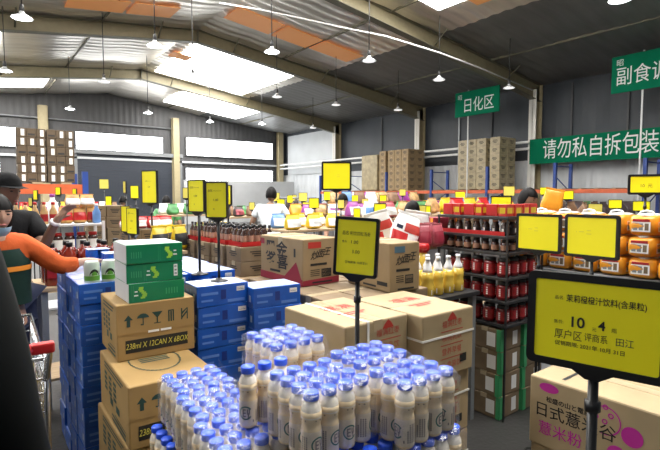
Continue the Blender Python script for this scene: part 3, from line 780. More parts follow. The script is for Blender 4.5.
# ================================================================ PRICE SIGNS
def rrect(w, h, r, n=4):
    pts = []
    for cx, cy, a0 in ((w / 2 - r, h / 2 - r, 0), (-w / 2 + r, h / 2 - r, PI / 2), (-w / 2 + r, -h / 2 + r, PI), (w / 2 - r, -h / 2 + r, 1.5 * PI)):
        for i in range(n + 1):
            a = a0 + i * PI / 2 / n; pts.append((cx + r * math.cos(a), cy + r * math.sin(a)))
    return pts
def slab(m, w, h, r, y0, y1, mname, zc=0):
    p = rrect(w, h, r); n = len(p)
    vs = [(a, y0, zc + b) for a, b in p] + [(a, y1, zc + b) for a, b in p]
    m.add(vs, [tuple(range(n)), tuple(range(2 * n - 1, n - 1, -1))] + [(i, n + i, n + (i + 1) % n, (i + 1) % n) for i in range(n)], mname)
def sign(p, w, h, rz, zb, lab, lines=None, pole_r=.008, tilt=0, border=.016, group=None, sheet='yellow_sheet', roll=0, base_r=.05, frame=True):
    """p = centre of the sheet; pole runs down to height zb"""
    t = thing('price_sign', lab, 'price sign', (p.x, p.y, zb), rz, group); z = p.z - zb
    head = obj('frame', MB_frame(w, h, border), t, (0, 0, z), (tilt, roll, 0))
    m = MB(); slab(m, w, h, .006, -.0085, -.0065, sheet); sh = obj('yellow_sheet', m, head)
    if lines:
        for (s, size, x, y, mm, kw) in lines:
            text(sh, s, size, mm, (x, -.0092, y), '-y', **kw)
    m = MB(); m.tube([(0, .012, 0.008), (0, .012, z - h / 2 - border + .006)], pole_r, 'sign_black', 8)
    if z > .5: m.tube([(0, .012, z - h / 2 - border - .1), (0, .012, z - h / 2 - border - .075)], pole_r * 1.5, 'sign_black', 8)
    obj('pole', m, t)
    m = MB(); m.lathe([(base_r, 0), (base_r, .006), (base_r * .4, .012), (base_r * .3, .02)], 'sign_black', 16, cy=.012); obj('base', m, t)
    return t
_fm = {}
def MB_frame(w, h, b):
    k = (round(w, 3), round(h, 3), round(b, 3))
    if k not in _fm:
        m = MB(); slab(m, w + 2 * b, h + 2 * b, b * .8, -.0065, .006, 'sign_black')
        # raised rim
        po = rrect(w + 2 * b, h + 2 * b, b * .8); pi = rrect(w, h, .006); n = len(po)
        vs = [(a, -.0105, c) for a, c in po] + [(a, -.0105, c) for a, c in pi] + [(a, -.006, c) for a, c in po] + [(a, -.006, c) for a, c in pi]
        fs = []
        for i in range(n):
            j = (i + 1) % n; fs += [(i, j, n + j, n + i), (2 * n + i, 2 * n + j, j, i), (n + i, n + j, 3 * n + j, 3 * n + i)]
        m.add(vs, fs, 'sign_black')
        m.add([(-.05, -.006, -h / 2 - b + .002), (.05, -.006, -h / 2 - b + .002), (.015, -.006, -h / 2 - b - .02), (-.015, -.006, -h / 2 - b - .02),
               (-.05, .012, -h / 2 - b + .002), (.05, .012, -h / 2 - b + .002), (.015, .012, -h / 2 - b - .02), (-.015, .012, -h / 2 - b - .02)],
              [(0, 3, 2, 1), (4, 5, 6, 7), (0, 4, 7, 3), (1, 2, 6, 5), (2, 3, 7, 6)], 'sign_black')
        _fm[k] = m.mesh('frame')
    return _fm[k]
L = dict(align='LEFT'); bk = 'black_print'
sign(at(594.5, 324, 1.13), .264, .197, R(-74), 0, 'big yellow price sign in black frame, nearest, at lower right', [
    ('品名:', .010, -.088, .055, bk, L), ('茉莉橙橙汁饮料(含果粒)', .0195, -.062, .055, bk, dict(align='LEFT', sx=.80, bold=.0002)),
    ('售价:', .010, -.088, -.005, bk, L), ('10', .036, -.055, -.002, bk, dict(align='LEFT', bold=.0007)), ('元', .010, -.004, -.012, bk, L), ('4', .030, .009, -.002, bk, dict(align='LEFT', bold=.0007)), ('瓶', .012, .036, -.008, bk, L),
    ('厚户区', .026, -.086, -.036, bk, dict(align='LEFT', sx=.8)), ('评商系', .021, -.020, -.034, bk, dict(align='LEFT', sx=.8)), ('田江', .021, .045, -.034, 'green_print', dict(align='LEFT', sx=.9)),
    ('促销期限: 2021年 10月 31日', .0125, -.084, -.058, bk, dict(align='LEFT', bold=.0001))], pole_r=.012, tilt=0, border=.0185, roll=R(0.5), base_r=.14)
sign(at(356.5, 247, 1.78), .148, .200, R(-58), .132, 'upright yellow price sign in black frame, centre, before the cartons', [
    ('品名 利饮四粒汤奇', .0165, -.055, .050, bk, dict(align='LEFT', sx=.8)), ('售价', .010, -.055, .018, bk, L), ('1.00', .018, -.022, .018, bk, L), ('3.00', .018, -.015, -.018, bk, L), ('促销期限: 10月至31', .0105, -.04, -.058, bk, L)],
     pole_r=.0095, roll=R(3), border=.011, base_r=.045)
scr = [('品名 ~~~~~~', .014, -.05, .05, 'card_dark', dict(align='LEFT')), ('1.00', .018, -.02, .0, 'card_dark', L), ('31', .012, -.02, -.05, 'card_dark', L)]
faint = [('· 一 二', .03, -.08, .02, 'gold_print', L)]
sign(at(538.5, 233, 2.9), .252, .200, R(-90), 0, 'yellow price sign in black frame, left of two before the orange bags', faint)
sign(at(591.5, 236.5, 2.55), .252, .200, R(-92), 0, 'yellow price sign in black frame, right of two before the orange bags', faint)
sign(at(646, 184.5, 3.4), .19, .112, R(-62), 1.052, 'yellow price sign above the orange bags at right edge', [('10  元', .03, 0, -.01, 'card_dark', {})], base_r=.04)
sign(at(336.5, 176, 4.3), .235, .225, R(-35), 0, 'tall-standing yellow price sign above the printed noodle carton', [('· · 二', .03, 0, 0, 'gold_print', {})])
# group on and behind the blue cartons
sign(at(197, 196, 2.85), .130, .180, R(-72), 1.123, 'yellow upright price sign on the blue cartons, left of two', scr, border=.007)
sign(at(217, 200, 2.62), .115, .185, R(-50), 1.123, 'yellow upright price sign on the blue cartons, right of two', scr, border=.007)
sign(at(133, 221, 3.15), .13, .165, R(-78), 1.123, 'slanted yellow price sign above the green boxes', scr, border=.005)
sign(at(127, 219, 3.28), .11, .17, R(-74), 1.123, 'yellow price sign half hidden behind the slanted one', None, border=.005)
sign(at(150, 187, 4.1), .185, .265, R(-70), 1.132, 'tall yellow price sign left of the pair on the blue cartons', scr, border=.009)
sign(at(227, 195, 4.2), .10, .16, R(-70), 1.225, 'yellow price sign just behind the right one on the blue cartons', None, border=.008)
# ================================================================ BIG CARTONS, CENTRE
def big_carton(x0, x1, y0, y1, z0, z1, mname, lab, rz=0, strap_x=(), strap_y=(), seam='x', bev=.008):
    cx, cy = (x0 + x1) / 2, (y0 + y1) / 2; w, d, h = (x1 - x0) / 2, (y1 - y0) / 2, z1 - z0
    t = thing('carton', lab, 'carton', (cx, cy, z0), rz)
    m = MB(); m.box(-w, w, -d, d, 0, h, mname, bev); obj('carton_body', m, t)
    m = MB(); e = .001
    if seam == 'x': m.box(-w - e, w + e, -.026, .026, h - .05, h + e, 'tape')
    else: m.box(-.026, .026, -d - e, d + e, h - .05, h + e, 'tape')
    obj('tape', m, t)
    for s in strap_x:
        m = MB(); m.box(-w - .002, w + .002, s - .006, s + .006, h, h + .002, 'strap'); m.box(-w - .003, -w - .0005, s - .006, s + .006, 0, h, 'strap'); m.box(w + .0005, w + .003, s - .006, s + .006, 0, h, 'strap'); obj('strap', m, t)
    for s in strap_y:
        m = MB(); m.box(s - .006, s + .006, -d - .002, d + .002, h, h + .002, 'strap'); m.box(s - .006, s + .006, -d - .003, -d - .0005, 0, h, 'strap'); obj('strap', m, t)
    return t, w, d, h
def mark(t, rects, face, mname, w, d, h, name='printed_marks'):
    if len(rects) == 2: mark(t, rects[:1], face, mname, w, d, h, name); rects = rects[1:]
    m = MB()
    for (a, b, c, e) in rects:
        if face == '-y': y = -d - .0015; m.quad((a, y, c), (b, y, c), (b, y, e), (a, y, e), mname)
        elif face == '-x': x = -w - .0015; m.quad((x, -a, c), (x, -b, c), (x, -b, e), (x, -a, e), mname)
        else: z = h + .0015; m.quad((a, c, z), (b, c, z), (b, e, z), (a, e, z), mname)
    return obj(name, m, t)
LH = (1.06 - .13) / 3
pallet(1.20, 2.0, 1.41, 1.97, 'wooden pallet under the red-printed cartons', .128)
RED = ['福满红枣', '核桃乳饮', '营养早餐', '礼盒装饮']
for i, (x0, x1) in enumerate(((1.217, 1.590), (1.600, 1.965))):
    for k in range(3):
        top = k == 2; nm = ('left', 'right')[i]
        lab = 'flat pale carton with red print, %s column, %s' % (nm, ('lowest of three', 'second from top', 'topmost')[k])
        dx = 0 if top else (.004, .0)[i]; dy = 0 if top else .02
        t, w, d, h = big_carton(x0 + dx, x1 + dx, (1.508, 1.425)[i] + dy, (1.968, 1.90)[i] + dy, .13 + k * LH, .13 + (k + 1) * LH - .0015, 'card_pale', lab, R((0, 0, (1, 0, -1)[i])[k]),
                                strap_x=() if i == 0 else (), strap_y=(-.06,) if (top and i == 0) else (), seam='y' if i == 0 else 'x')
        m = MB()   # belt strap round the carton
        zz = h * .63 if i else h * .5
        if i or not top: m.box(-w - .002, w + .002, -d - .003, -d - .0008, zz - .005, zz + .005, 'strap'); m.box(-w - .003, -w - .0008, -d, d, zz - .005, zz + .005, 'strap'); obj('strap', m, t)
        g = MB(); y = -d - .0015; c0 = .06 if i == 0 else .02
        g.add([(c0 - .035, y, h * .86), (c0 + .035, y, h * .86), (c0 + .02, y, h * .93), (c0, y, h * .985), (c0 - .02, y, h * .93)], [(0, 1, 2, 3, 4)], 'red_print'); e = obj('printed_emblem', g, t)
        for r in range(4):
            text(t, RED[r], .036, 'red_print', (c0, y, h * (.80 - .21 * r)), '-y', name='red_lettering', bold=0, sx=1.0)
        for r in range(3): mark(t, [(c0 - .08, c0 + .08, h * (.70 - .21 * r) - .002, h * (.70 - .21 * r) + .002)], '-y', 'red_print', w, d, h)
        mark(t, [(c0 + .06, c0 + .11, .05, .09)], '-y', 'black_print', w, d, h)
        if top:
            text(t, '福满', .09, 'red_print', (0, .05, h + .0018), '+z', name='lid_print'); mark(t, [(-.08, .08, -.06, -.045), (-.05, .05, -.085, -.07)], '+z', 'red_print', w, d, h)
        if top and i == 0:
            text(t, '福', .13, 'red_print', (-w - .0016, .16, h * .5), '-x', name='red_lettering')
# second row of cartons that carries the two printed noodle cartons
RH = (1.025 - .13) / 3
pallet(1.54, 2.305, 1.99, 3.0, 'wooden pallet under the second carton row', .128)
xs = [(1.545, 1.76), (1.77, 2.08), (2.09, 2.29)]; ys = [(2.00, 2.48), (2.50, 2.98)]
for a, (x0, x1) in enumerate(xs):
    for b, (y0, y1) in enumerate(ys):
        for k in range(3):
            if a == 0 and b == 0 : pass
            t, w, d, h = big_carton(x0, x1, y0, y1, .13 + k * RH, .13 + (k + 1) * RH - .0015, 'card_dull', 'brown carton of second row, %s from left, %s, %s layer up' % (nth(a), ('near', 'far')[b], nth(k)), R(random.uniform(-.8, .8)))
            if k == 2: mark(t, [(-.12, .02, h * .25, h * .6)], '-y', 'band_blue', w, d, h); mark(t, [(-.1, .12, h * .3, h * .4)], '-x', 'black_print', w, d, h)
ZJ = 1.027
def noodle(x0, x1, y0, y1, h, rz, lab, tag_m, band):
    t, w, d, h = big_carton(x0, x1, y0, y1, ZJ, ZJ + h, 'card', lab, rz, seam='x')
    # right (-y) face: coloured tag, script logo, lines, table
    mark(t, [(-w * .72, -w * .02, h * .80, h * .93)], '-y', tag_m, w, d, h, 'printed_tag')
    for i, c in enumerate('炒面王'):
        text(t, c, .058, 'black_print', (-w * .40 + i * .05, -d - .0016, h * (.63 + .035 * i)), '-y', name='black_lettering', bold=.0008, shear=.35)
    mark(t, [(-w * .6, w * .3, h * .42, h * .47), (-w * .6, -w * .1, h * .20, h * .215), (-w * .6, -w * .1, h * .24, h * .255), (-w * .6, -w * .1, h * .28, h * .295), (-w * .6, -w * .1, h * .32, h * .335), (w * .0, w * .55, h * .16, h * .34)], '-y', 'black_print', w, d, h)
    mark(t, [(w * .04, w * .51, h * .18, h * .245), (w * .04, w * .51, h * .26, h * .32)], '-y', 'card_dull', w, d, h)
    # long (-x) face: block logo
    if band:
        g = MB(); e = .0012
        g.quad((-w, -d - e, 0.002), (w, -d - e, .002), (w, -d - e, h * .15), (-w, -d - e, h * .12), 'maroon_print'); g.quad((-w - e, d, .002), (-w - e, -d, .002), (-w - e, -d, h * .14), (-w - e, d, h * .17), 'maroon_print')
        g.add([(-w - e, -d * .2, h * .15), (-w - e, -d * .95, h * .14), (-w - e, -d * .72, h * .5), (-w - e, -d * .5, h * .35)], [(0, 1, 2, 3)], 'maroon_print')
        mark(t, [(-d * .98, -d * .78, h * .8, h * .93)], '-x', 'maroon_print', w, d, h); obj('printed_band', g, t)
        text(t, '黑金', .105, 'black_print', (-w - .0016, d * .20, h * .71), '-x', name='black_lettering', bold=.002, sx=1.3)
        text(t, '多喜', .105, 'black_print', (-w - .0016, d * .17, h * .43), '-x', name='black_lettering', bold=.002, sx=1.3)
        mark(t, [(d * .62, d * .70, h * .6, h * .78), (-d * .5, d * .0, h * .2, h * .25)], '-x', 'black_print', w, d, h)
    else:
        mark(t, [(d * .45, d * .9, h * .12, h * .2), (-d * .2, d * .4, h * .06, h * .1)], '-x', 'black_print', w, d, h)
    mark(t, [(-w * .5, w * .6, h * .04, h * .075)], '-y', 'black_print', w, d, h)
noodle(1.652, 1.945, 2.47, 2.98, .296, R(1.5), 'large brown printed carton with maroon band at its foot', 'red_print', True)
noodle(1.965, 2.20, 1.985, 2.41, .292, R(-4), 'large brown printed carton with blue tag, right of the centre sign', 'band_blue', False)
# pink printed carton lower right
pallet(1.93, 2.36, .60, 1.11, 'wooden pallet under the pink-printed carton', .128)
t, w, d, h = big_carton(1.945, 2.345, .615, 1.10, .13, .52, 'card_pale', 'plain carton underneath the pink-printed carton', 0, seam='y')
t, w, d, h = big_carton(1.938, 2.350, .605, 1.107, .522, .820, 'card_pale', 'carton with pink and black print below the nearest price sign', R(.5), seam='y')
text(t, '日式薏米谷', .066, 'black_print', (-w - .0016, .062, h * .53), '-x', name='black_lettering', bold=.0003)
text(t, '松盛の山と電鹿', .026, 'black_print', (-w - .0016, .085, h * .71), '-x', name='black_lettering', bold=.0004)
text(t, '薏米粉', .062, 'pink_print', (-w - .0016, .115, h * .27), '-x', name='pink_lettering', bold=.0003)
m = MB(); X = -w - .0014
def disc(y, z, r0, r1, n=28, a0=0, a1=2 * PI, sc=1.):
    for i in range(n):
        a = a0 + (a1 - a0) * i / n; b = a0 + (a1 - a0) * (i + 1) / n
        m.quad(*[(X, y - r * math.cos(g) * sc, z + r * math.sin(g)) for r, g in ((r0, a), (r1, a), (r1, b), (r0, b))], 'pink_print')
for args in ((.165, h * .88, .0, .020, 20, 0, 2 * PI, 2.1), (-.155, h * .60, .0, .038), (-.105, h * .30, .0, .036), (-.06, h * .70, .052, .057, 30, -1.9, 1.9)):
    m = MB(); disc(*args); obj('pink_emblem', m, t)
for i in range(5): a = i * 1.25; m = MB(); disc(-.05 - .03 * math.cos(a), h * .78 + .03 * math.sin(a), .006, .011, 10); obj('pink_emblem', m, t)
mark(t, [(-.16, .02, .12, .135)], '+z', 'black_print', w, d, h)

# ================================================================ TABLES AND SHELVES
TABLES = []
def table(x0, x1, y0, y1, z, lab, top='wood'):
    TABLES.append((x0, x1, y0, y1, z)); t = thing('display_table', lab, 'table', ((x0 + x1) / 2, (y0 + y1) / 2, 0)); w, d = (x1 - x0) / 2, (y1 - y0) / 2
    m = MB(); m.box(-w, w, -d, d, z - .03, z, top, .004); obj('tabletop', m, t)
    for a in (-1, 1):
        for b in (-1, 1):
            m = MB(); m.box(a * (w - .04) - .02, a * (w - .04) + .02, b * (d - .04) - .02, b * (d - .04) + .02, 0, z - .031, 'steel_grey'); obj('leg', m, t)
    m = MB(); m.box(-w + .06, w - .06, -d + .05, d - .05, .2, .22, top); obj('lower_shelf', m, t)
    return t
def shelf(x0, x1, y0, y1, zs, lab, board, post, ztop, pw=.012):
    t = thing('shelf_unit', lab, 'shelf', ((x0 + x1) / 2, (y0 + y1) / 2, 0)); w, d = (x1 - x0) / 2, (y1 - y0) / 2
    for a in (-1, 1):
        for b in (-1, 1):
            m = MB(); m.box(a * w - pw, a * w + pw, b * d - pw, b * d + pw, 0, ztop, post); obj('post', m, t)
    for z in zs:
        m = MB(); m.box(-w - .01, w + .01, -d - .01, d + .01, z - .022, z - .001, board, .003); obj('shelf_board', m, t)
    return t
# --- generic goods
def blob(sx, sy, sz, mname, seed=0, p=3.2, n=14, k=7, wr=.05):
    """a filled bag: super-ellipsoid with wrinkles, base on z=0"""
    m = MB(); vs = []; fs = []; rnd = random.Random(seed); ph = [rnd.uniform(0, 6) for _ in range(6)]
    for j in range(k + 1):
        v = -PI / 2 + PI * j / k
        for i in range(n):
            u = 2 * PI * i / n
            f = lambda c, e: math.copysign(abs(c) ** (2 / e), c)
            cv = f(math.cos(v), p); x = sx / 2 * cv * f(math.cos(u), p); y = sy / 2 * cv * f(math.sin(u), p); z = sz / 2 * f(math.sin(v), p)
            q = 1 + wr * (math.sin(3 * u + ph[0] + 2 * v) + .6 * math.sin(5 * u + ph[1] - 3 * v) + .5 * math.sin(7 * v + ph[2]))
            vs.append((x * q, y * q, z * (1 + wr * .5 * math.sin(4 * u + ph[3])) + sz / 2))
    for j in range(k):
        for i in range(n): fs.append((j * n + i, j * n + (i + 1) % n, (j + 1) * n + (i + 1) % n, (j + 1) * n + i))
    return m.add([(a, b, max(0, c)) for a, b, c in vs], fs, mname, True)
def pouch(sx, sy, sz, mname, seed=0, grow=0, part=None, n=22, k=12, ur=(.16, .84)):
    """a filled pillow pouch: full below, thinning to a flat seal on top"""
    rnd = random.Random(seed); ph = [rnd.uniform(0, 6) for _ in range(8)]; m = MB(); vs = []; fs = []
    v0, v1 = part or (0, 1); us = [2 * PI * i / n for i in range(n)]
    if part: us = [PI + PI * (ur[0] + (ur[1] - ur[0]) * i / (n - 1)) for i in range(n)]
    for j in range(k + 1):
        v = v0 + (v1 - v0) * j / k
        th = sy / 2 * min(1, (v / .14 + .05)) ** .5 * max(.05, 1 - v ** 2.6) + grow; wd = sx / 2 * (.90 + .10 * math.cos(PI * (v - .35) * 1.2)) * min(1, .80 + v * 2) + grow * .3
        for u in us:
            c, q = math.cos(u), math.sin(u); wr = 1 + .07 * math.sin(3 * u + ph[0] + 5 * v) + .05 * math.sin(7 * u + ph[1] - 6 * v) * v + .04 * math.sin(11 * v + ph[2] + 2 * u)
            vs.append((wd * math.copysign(abs(c) ** .75, c) * (1 + .03 * math.sin(9 * v + ph[3])), th * math.copysign(abs(q) ** .8, q) * wr, sz * v + .02 * sz * math.sin(2 * u + ph[4]) * v * (1 - v) * 3))
    e = len(us) - (1 if part else 0)
    for j in range(k):
        for i in range(e): fs.append((j * n + i, j * n + (i + 1) % n, (j + 1) * n + (i + 1) % n, (j + 1) * n + i))
    if not part: fs.append(tuple(range(n))[::-1]); fs.append(tuple(k * n + i for i in range(n)))
    return m.add(vs, fs, mname, True)
def bag_proto(sx, sy, sz, mname, mark_m=None, seed=0, name='snack_bag', cat='bag', handle=False, label2=None):
    t = thing(name, '-', cat)
    obj('bag_body', pouch(sx, sy, sz, mname, seed), t)
    m = MB(); m.box(-sx * .45, sx * .45, -.004, .004, sz * .985, sz * 1.07, mname, .002); obj('bag_seal', m, t)
    if mark_m:
        m = pouch(sx, sy, sz, mark_m, seed, grow=.002, part=(.2, .72))
        obj('printed_panel', m, t)
    return t
# --- left: red juice jugs on a table, shelf with dark jars and bottles behind
table(.40, 1.06, 4.02, 4.52, .92, 'table under the red juice jugs, left')
t = thing('juice_jug', '-', 'jug')
m = MB(); m.lathe([(.042, 0), (.050, .01), (.050, .20), (.044, .235), (.022, .268), (.020, .285)], 'juice_red', 16, sq=2); obj('jug_body', m, t)
m = MB(); m.lathe([(.023, .285), (.023, .315), (.02, .318)], 'black_plastic', 14); obj('cap', m, t)
m = MB(); m.tube([(.03, 0, .255), (.058, 0, .26), (.066, 0, .22), (.05, 0, .17)], .008, 'juice_red', 8); obj('handle', m, t)
m = MB(); m.box(-.03, .03, -.0515, -.0505, .06, .15, 'label_red'); obj('label', m, t)
pj = Proto(t)
for j in range(2):
    for i in range(5):
        pj.place((.50 + i * .122, 4.12 + j * .15, .921), R(random.uniform(-30, 30)), 'red juice jug with black cap, %s row, %s from left' % (('front', 'back')[j], nth(i)), 'red juice jugs')
for i in range(2):
    t = thing('white_tray_box', 'white tray box at the right end of the red jugs, %s' % ('lower', 'upper')[i], 'box', (1.04 + .0, 4.34, .841 + i * .11), R(4))
    m = MB(); m.box(-.014, .014, -.1, .1, 0, .108, 'white_card'); 
    bpy.data.objects.remove(t)
shelf(.30, 1.02, 4.85, 5.20, (.6, 1.08, 1.34), 'white shelf unit of jars and bottles at left', 'shelf_white', 'shelf_white', 1.36)
t = thing('sauce_jar', '-', 'jar')
m = MB(); m.lathe([(.036, 0), (.042, .008), (.042, .13), (.034, .15)], 'bottle_dark', 16); obj('jar_body', m, t)
m = MB(); m.lathe([(.036, .15), (.037, .175), (.034, .178)], 'red_plastic', 16); obj('lid', m, t)
m = MB(); m.lathe([(.0425, .03), (.0425, .115)], 'label_white', 16, cap=False); lb = obj('label', m, t)
pq = Proto(t)
for i in range(7): pq.place((.36 + i * .097, 4.93, 1.08), 0, 'dark sauce jar with white label and red lid, %s from left' % nth(i), 'dark sauce jars')
t = thing('condiment_bottle', '-', 'bottle')
m = MB(); m.lathe([(.028, 0), (.031, .006), (.031, .11), (.014, .15), (.013, .175)], 'tan_goods', 14); obj('bottle_body', m, t)
m = MB(); m.lathe([(.015, .175), (.015, .195), (.013, .197)], 'red_plastic', 12); obj('cap', m, t)
m = MB(); m.lathe([(.0315, .025), (.0315, .09)], 'label_red', 14, cap=False); obj('label', m, t)
pc = Proto(t)
for i in range(5): pc.place((.345 + i * .07, 4.93, 1.34), 0, 'red-labelled condiment bottle on the upper left shelf, %s from left' % nth(i), 'condiment bottles')
pb2 = Proto(bag_proto(.12, .10, .14, 'bread', 'red_bag', 5, 'bread_bag'))
for i in range(3): pb2.place((.73 + i * .115, 4.98, 1.34), 0, 'brown and red bread bag on the upper left shelf, %s from left' % nth(i), 'bread bags')
pb3 = Proto(bag_proto(.13, .10, .11, 'bread', 'white_bag', 8, 'bread_bag'))
for i in range(2): pb3.place((.79 + i * .12, 4.98, 1.492), 0, 'brown and white bread bag lying uppermost, %s' % ('left', 'right')[i], 'bread bags')
t = thing('purple_bottle', 'purple-capped pale bottle on the upper left shelf', 'bottle', (.64, 5.08, 1.34))
m = MB(); m.lathe([(.04, 0), (.045, .01), (.045, .18), (.02, .22), (.02, .24)], 'white_plastic', 16); obj('bottle_body', m, t)
m = MB(); m.lathe([(.022, .24), (.022, .27)], 'purple_bag', 12); obj('cap', m, t)
# brown carton stack on a table beside that shelf
table(.95, 1.50, 5.35, 5.85, 1.02, 'table under the brown carton stack, left')
pk = Proto(carton_proto(.168, .30, .116, 'card_dull', '-'))
for i in range(2):
    for k in range(4): pk.place((1.08 + i * .173, 5.55, 1.022 + k * .117), R(random.uniform(-2, 2)), 'brown carton beside the dark shutter, %s column, %s layer up' % (('left', 'right')[i], nth(k)), 'brown cartons beside the shutter')
t = thing('blue_bottle', 'bright blue bottle left of the brown carton stack', 'bottle', (1.045, 5.06, 1.34 - .0)); bpy.data.objects.remove(t)
t = thing('blue_bottle', 'bright blue bottle at the right end of the left shelf', 'bottle', (.975, 4.90, 1.34))
m = MB(); m.lathe([(.03, 0), (.036, .01), (.036, .10), (.016, .14), (.016, .16)], 'blue_bag', 14); obj('bottle_body', m, t)
m = MB(); m.lathe([(.018, .16), (.018, .18)], 'white_plastic', 12); obj('cap', m, t)
# cartons, red bags, yellow bags behind the green boxes
table(1.08, 1.485, 4.30, 4.72, 1.16, 'table of bags behind the green boxes')
pk = Proto(carton_proto(.118, .22, .14, 'card_dull', '-'))
for i in range(3): pk.place((1.155 + i * .123, 4.45, 1.161), R((2, -2, 1)[i]), 'small brown carton under the red bags, %s from left' % nth(i), 'small brown cartons under the red bags')
pr_ = Proto(bag_proto(.14, .12, .10, 'red_bag', 'white_bag', 3))
for i in range(4): pr_.place((1.13 + i * .11, 4.42 + .03 * (i % 2), 1.303), R(20 * (i % 3 - 1)), 'red and white snack bag on small cartons, %s from left' % nth(i), 'red and white snack bags')
table(1.50, 2.02, 3.08, 4.62, 1.0, 'long table of grey-brown cartons behind the blue block')
pk = Proto(carton_proto(.34, .235, .108, 'card_dull', '-'))
for j in range(4):
    for k in range(2): pk.place((1.745 - .02 * j, 3.27 + j * .245, 1.001 + k * .109), R((1, -1.5, 2, 0)[j]), 'grey-brown carton behind the blue block, %s from near end, %s' % (nth(j), ('lower', 'upper')[k]), 'grey-brown cartons in a row')
pk = Proto(carton_proto(.14, .12, .215, 'card_dull', '-'))
for j in range(2): pk.place((1.60, 4.28 + j * .16, 1.001), R(3), 'upright grey-brown carton at far end of the row, %s' % ('near one', 'far one')[j], 'grey-brown cartons in a row')
py_ = Proto(bag_proto(.15, .12, .20, 'yellow_bag', 'black_print', 11))
for i in range(3): py_.place((1.29 + .085 * i, 4.07 + .1 * (i % 2), 1.131), R(10 * i), 'yellow bag with dark mark beside lime packs, %s from left' % nth(i), 'yellow bags beside the lime packs')
table(1.19, 1.485, 3.95, 4.27, 1.13, 'small table under the yellow bags')
for i, (x, y) in enumerate(((1.74, 4.30), (1.86, 4.28), (1.96, 4.30))):
    t = thing('lime_drink_pack', 'lime green drink pack behind the sign poles, %s from left' % nth(i), 'drink pack', (x, y, 1.001), R(-25), 'lime green drink packs')
    m = MB(); m.box(-.05, .05, -.05, .05, 0, .33, 'lime_pack', .006); obj('pack_body', m, t); m = MB(); m.box(-.045, .045, -.045, .045, .328, .345, 'yellow_bag', .004); obj('pack_lid', m, t)
# trays of dark bottles with red trays
t0 = thing('red_tray', '-', 'tray'); m = MB()
m.box(-.15, .15, -.11, .11, 0, .004, 'red_plastic')
for a, b, c, d_ in ((-.15, .15, -.11, -.106), (-.15, .15, .106, .11), (-.15, -.146, -.11, .11), (.146, .15, -.11, .11)): m.box(a, b, c, d_, 0, .035, 'red_plastic')
obj('tray_body', m, t0); pt = Proto(t0)
t = thing('sauce_bottle', '-', 'bottle')
m = MB(); m.lathe([(.020, 0), (.0225, .005), (.0225, .085), (.010, .11), (.0095, .125)], 'bottle_dark', 12); obj('bottle_body', m, t)
m = MB(); m.lathe([(.011, .125), (.011, .145), (.009, .147)], 'black_plastic', 10); obj('cap', m, t)
m = MB(); m.lathe([(.0230, .03), (.0230, .075)], 'label_copper', 12, cap=False); obj('label', m, t)
ps = Proto(t)
for j in range(4):
    yy = 3.28 + j * .235
    pt.place((1.745 - .02 * j, yy, 1.219), 0, 'red tray of dark bottles, %s from the near end' % nth(j), 'red bottle trays')
    for a in range(5):
        for b in range(3): ps.place((1.745 - .02 * j - .115 + a * .055, yy - .075 + b * .07, 1.2235), R(30 * a), 'dark sauce bottle in %s red tray, %s row, %s along' % (nth(j), nth(b), nth(a)), 'dark sauce bottles')
# man in white stands beyond; white carton packs on the near tray
t = thing('white_pack', 'white pack leaning at near end of the bottle trays', 'pack', (1.84, 3.12, 1.219), R(-10)); m = MB(); m.box(-.05, .05, -.02, .02, 0, .10, 'white_card', .004); obj('pack_body', m, t); m = MB(); m.box(-.04, .04, -.0215, -.0205, .03, .07, 'blue_mark'); obj('label', m, t)

# --- right: rice bags and snack bags behind the printed cartons
table(2.42, 3.25, 2.52, 3.20, 1.20, 'table of rice bags right of the centre sign')
rb = bag_proto(.22, .10, .25, 'white_bag', None, 21, 'rice_bag')
for nm_, mm_, pt_, ur_ in (('red_print_panel', 'red_bag', (.08, .42), (.10, .52)), ('maroon_print_panel', 'red_print', (.46, .74), (.46, .88)), ('navy_print_panel', 'cloth_navy', (.50, .62), (.24, .42))):
    obj(nm_, pouch(.22, .10, .25, mm_, 21, .002, pt_, ur=ur_), rb)
pw = Proto(rb) 
for i, (x, y, r, q) in enumerate(((385, 3.95, -52, -12), (401, 3.55, -28, 12), (413, 3.85, -45, -12))):
    g = at(x, 240, y); o = pw.place((g.x, g.y, 1.215), R(r), 'white rice bag with red print on the table, %s from left' % nth(i), 'white rice bags'); o.rotation_euler.x = R(-q); o.rotation_euler.y = R((-16, 20, 8)[i])
pp_ = Proto(bag_proto(.125, .09, .17, 'pink_bag', 'maroon_print', 23))
for i in range(3): q = at(423 + 7 * i, 240, (3.62, 3.78, 3.66)[i]); pp_.place((q.x, q.y, 1.203), R(-40 + 20 * (i % 3)), 'maroon see-through snack bag beside rice bags, %s from left' % nth(i), 'maroon snack bags')
table(2.31, 2.86, 2.02, 2.52, .93, 'low black table of oil bottles', 'shelf_black')
t = thing('oil_bottle', '-', 'bottle')
m = MB(); m.lathe([(.034, 0), (.038, .008), (.038, .07), (.033, .09), (.037, .11), (.034, .16)], 'oil', 16, sq=1.5); obj('bottle_body', m, t)
m = MB(); m.lathe([(.034, .155), (.030, .18), (.014, .215), (.014, .235), (.016, .236), (.016, .255)], 'white_plastic', 16); obj('bottle_top', m, t)
m = MB(); m.lathe([(.0385, .012), (.0385, .045)], 'label_white', 16, cap=False); obj('label', m, t)
po_ = Proto(t)
for i in range(7): po_.place((2.42 + .105 * (i % 4) + .03 * (i // 4), 2.12 + .12 * (i // 4), .931), R(30 * i), 'white-topped yellow oil bottle, %s row, %s from left' % (('front', 'back')[i // 4], nth(i % 4)), 'yellow oil bottles')
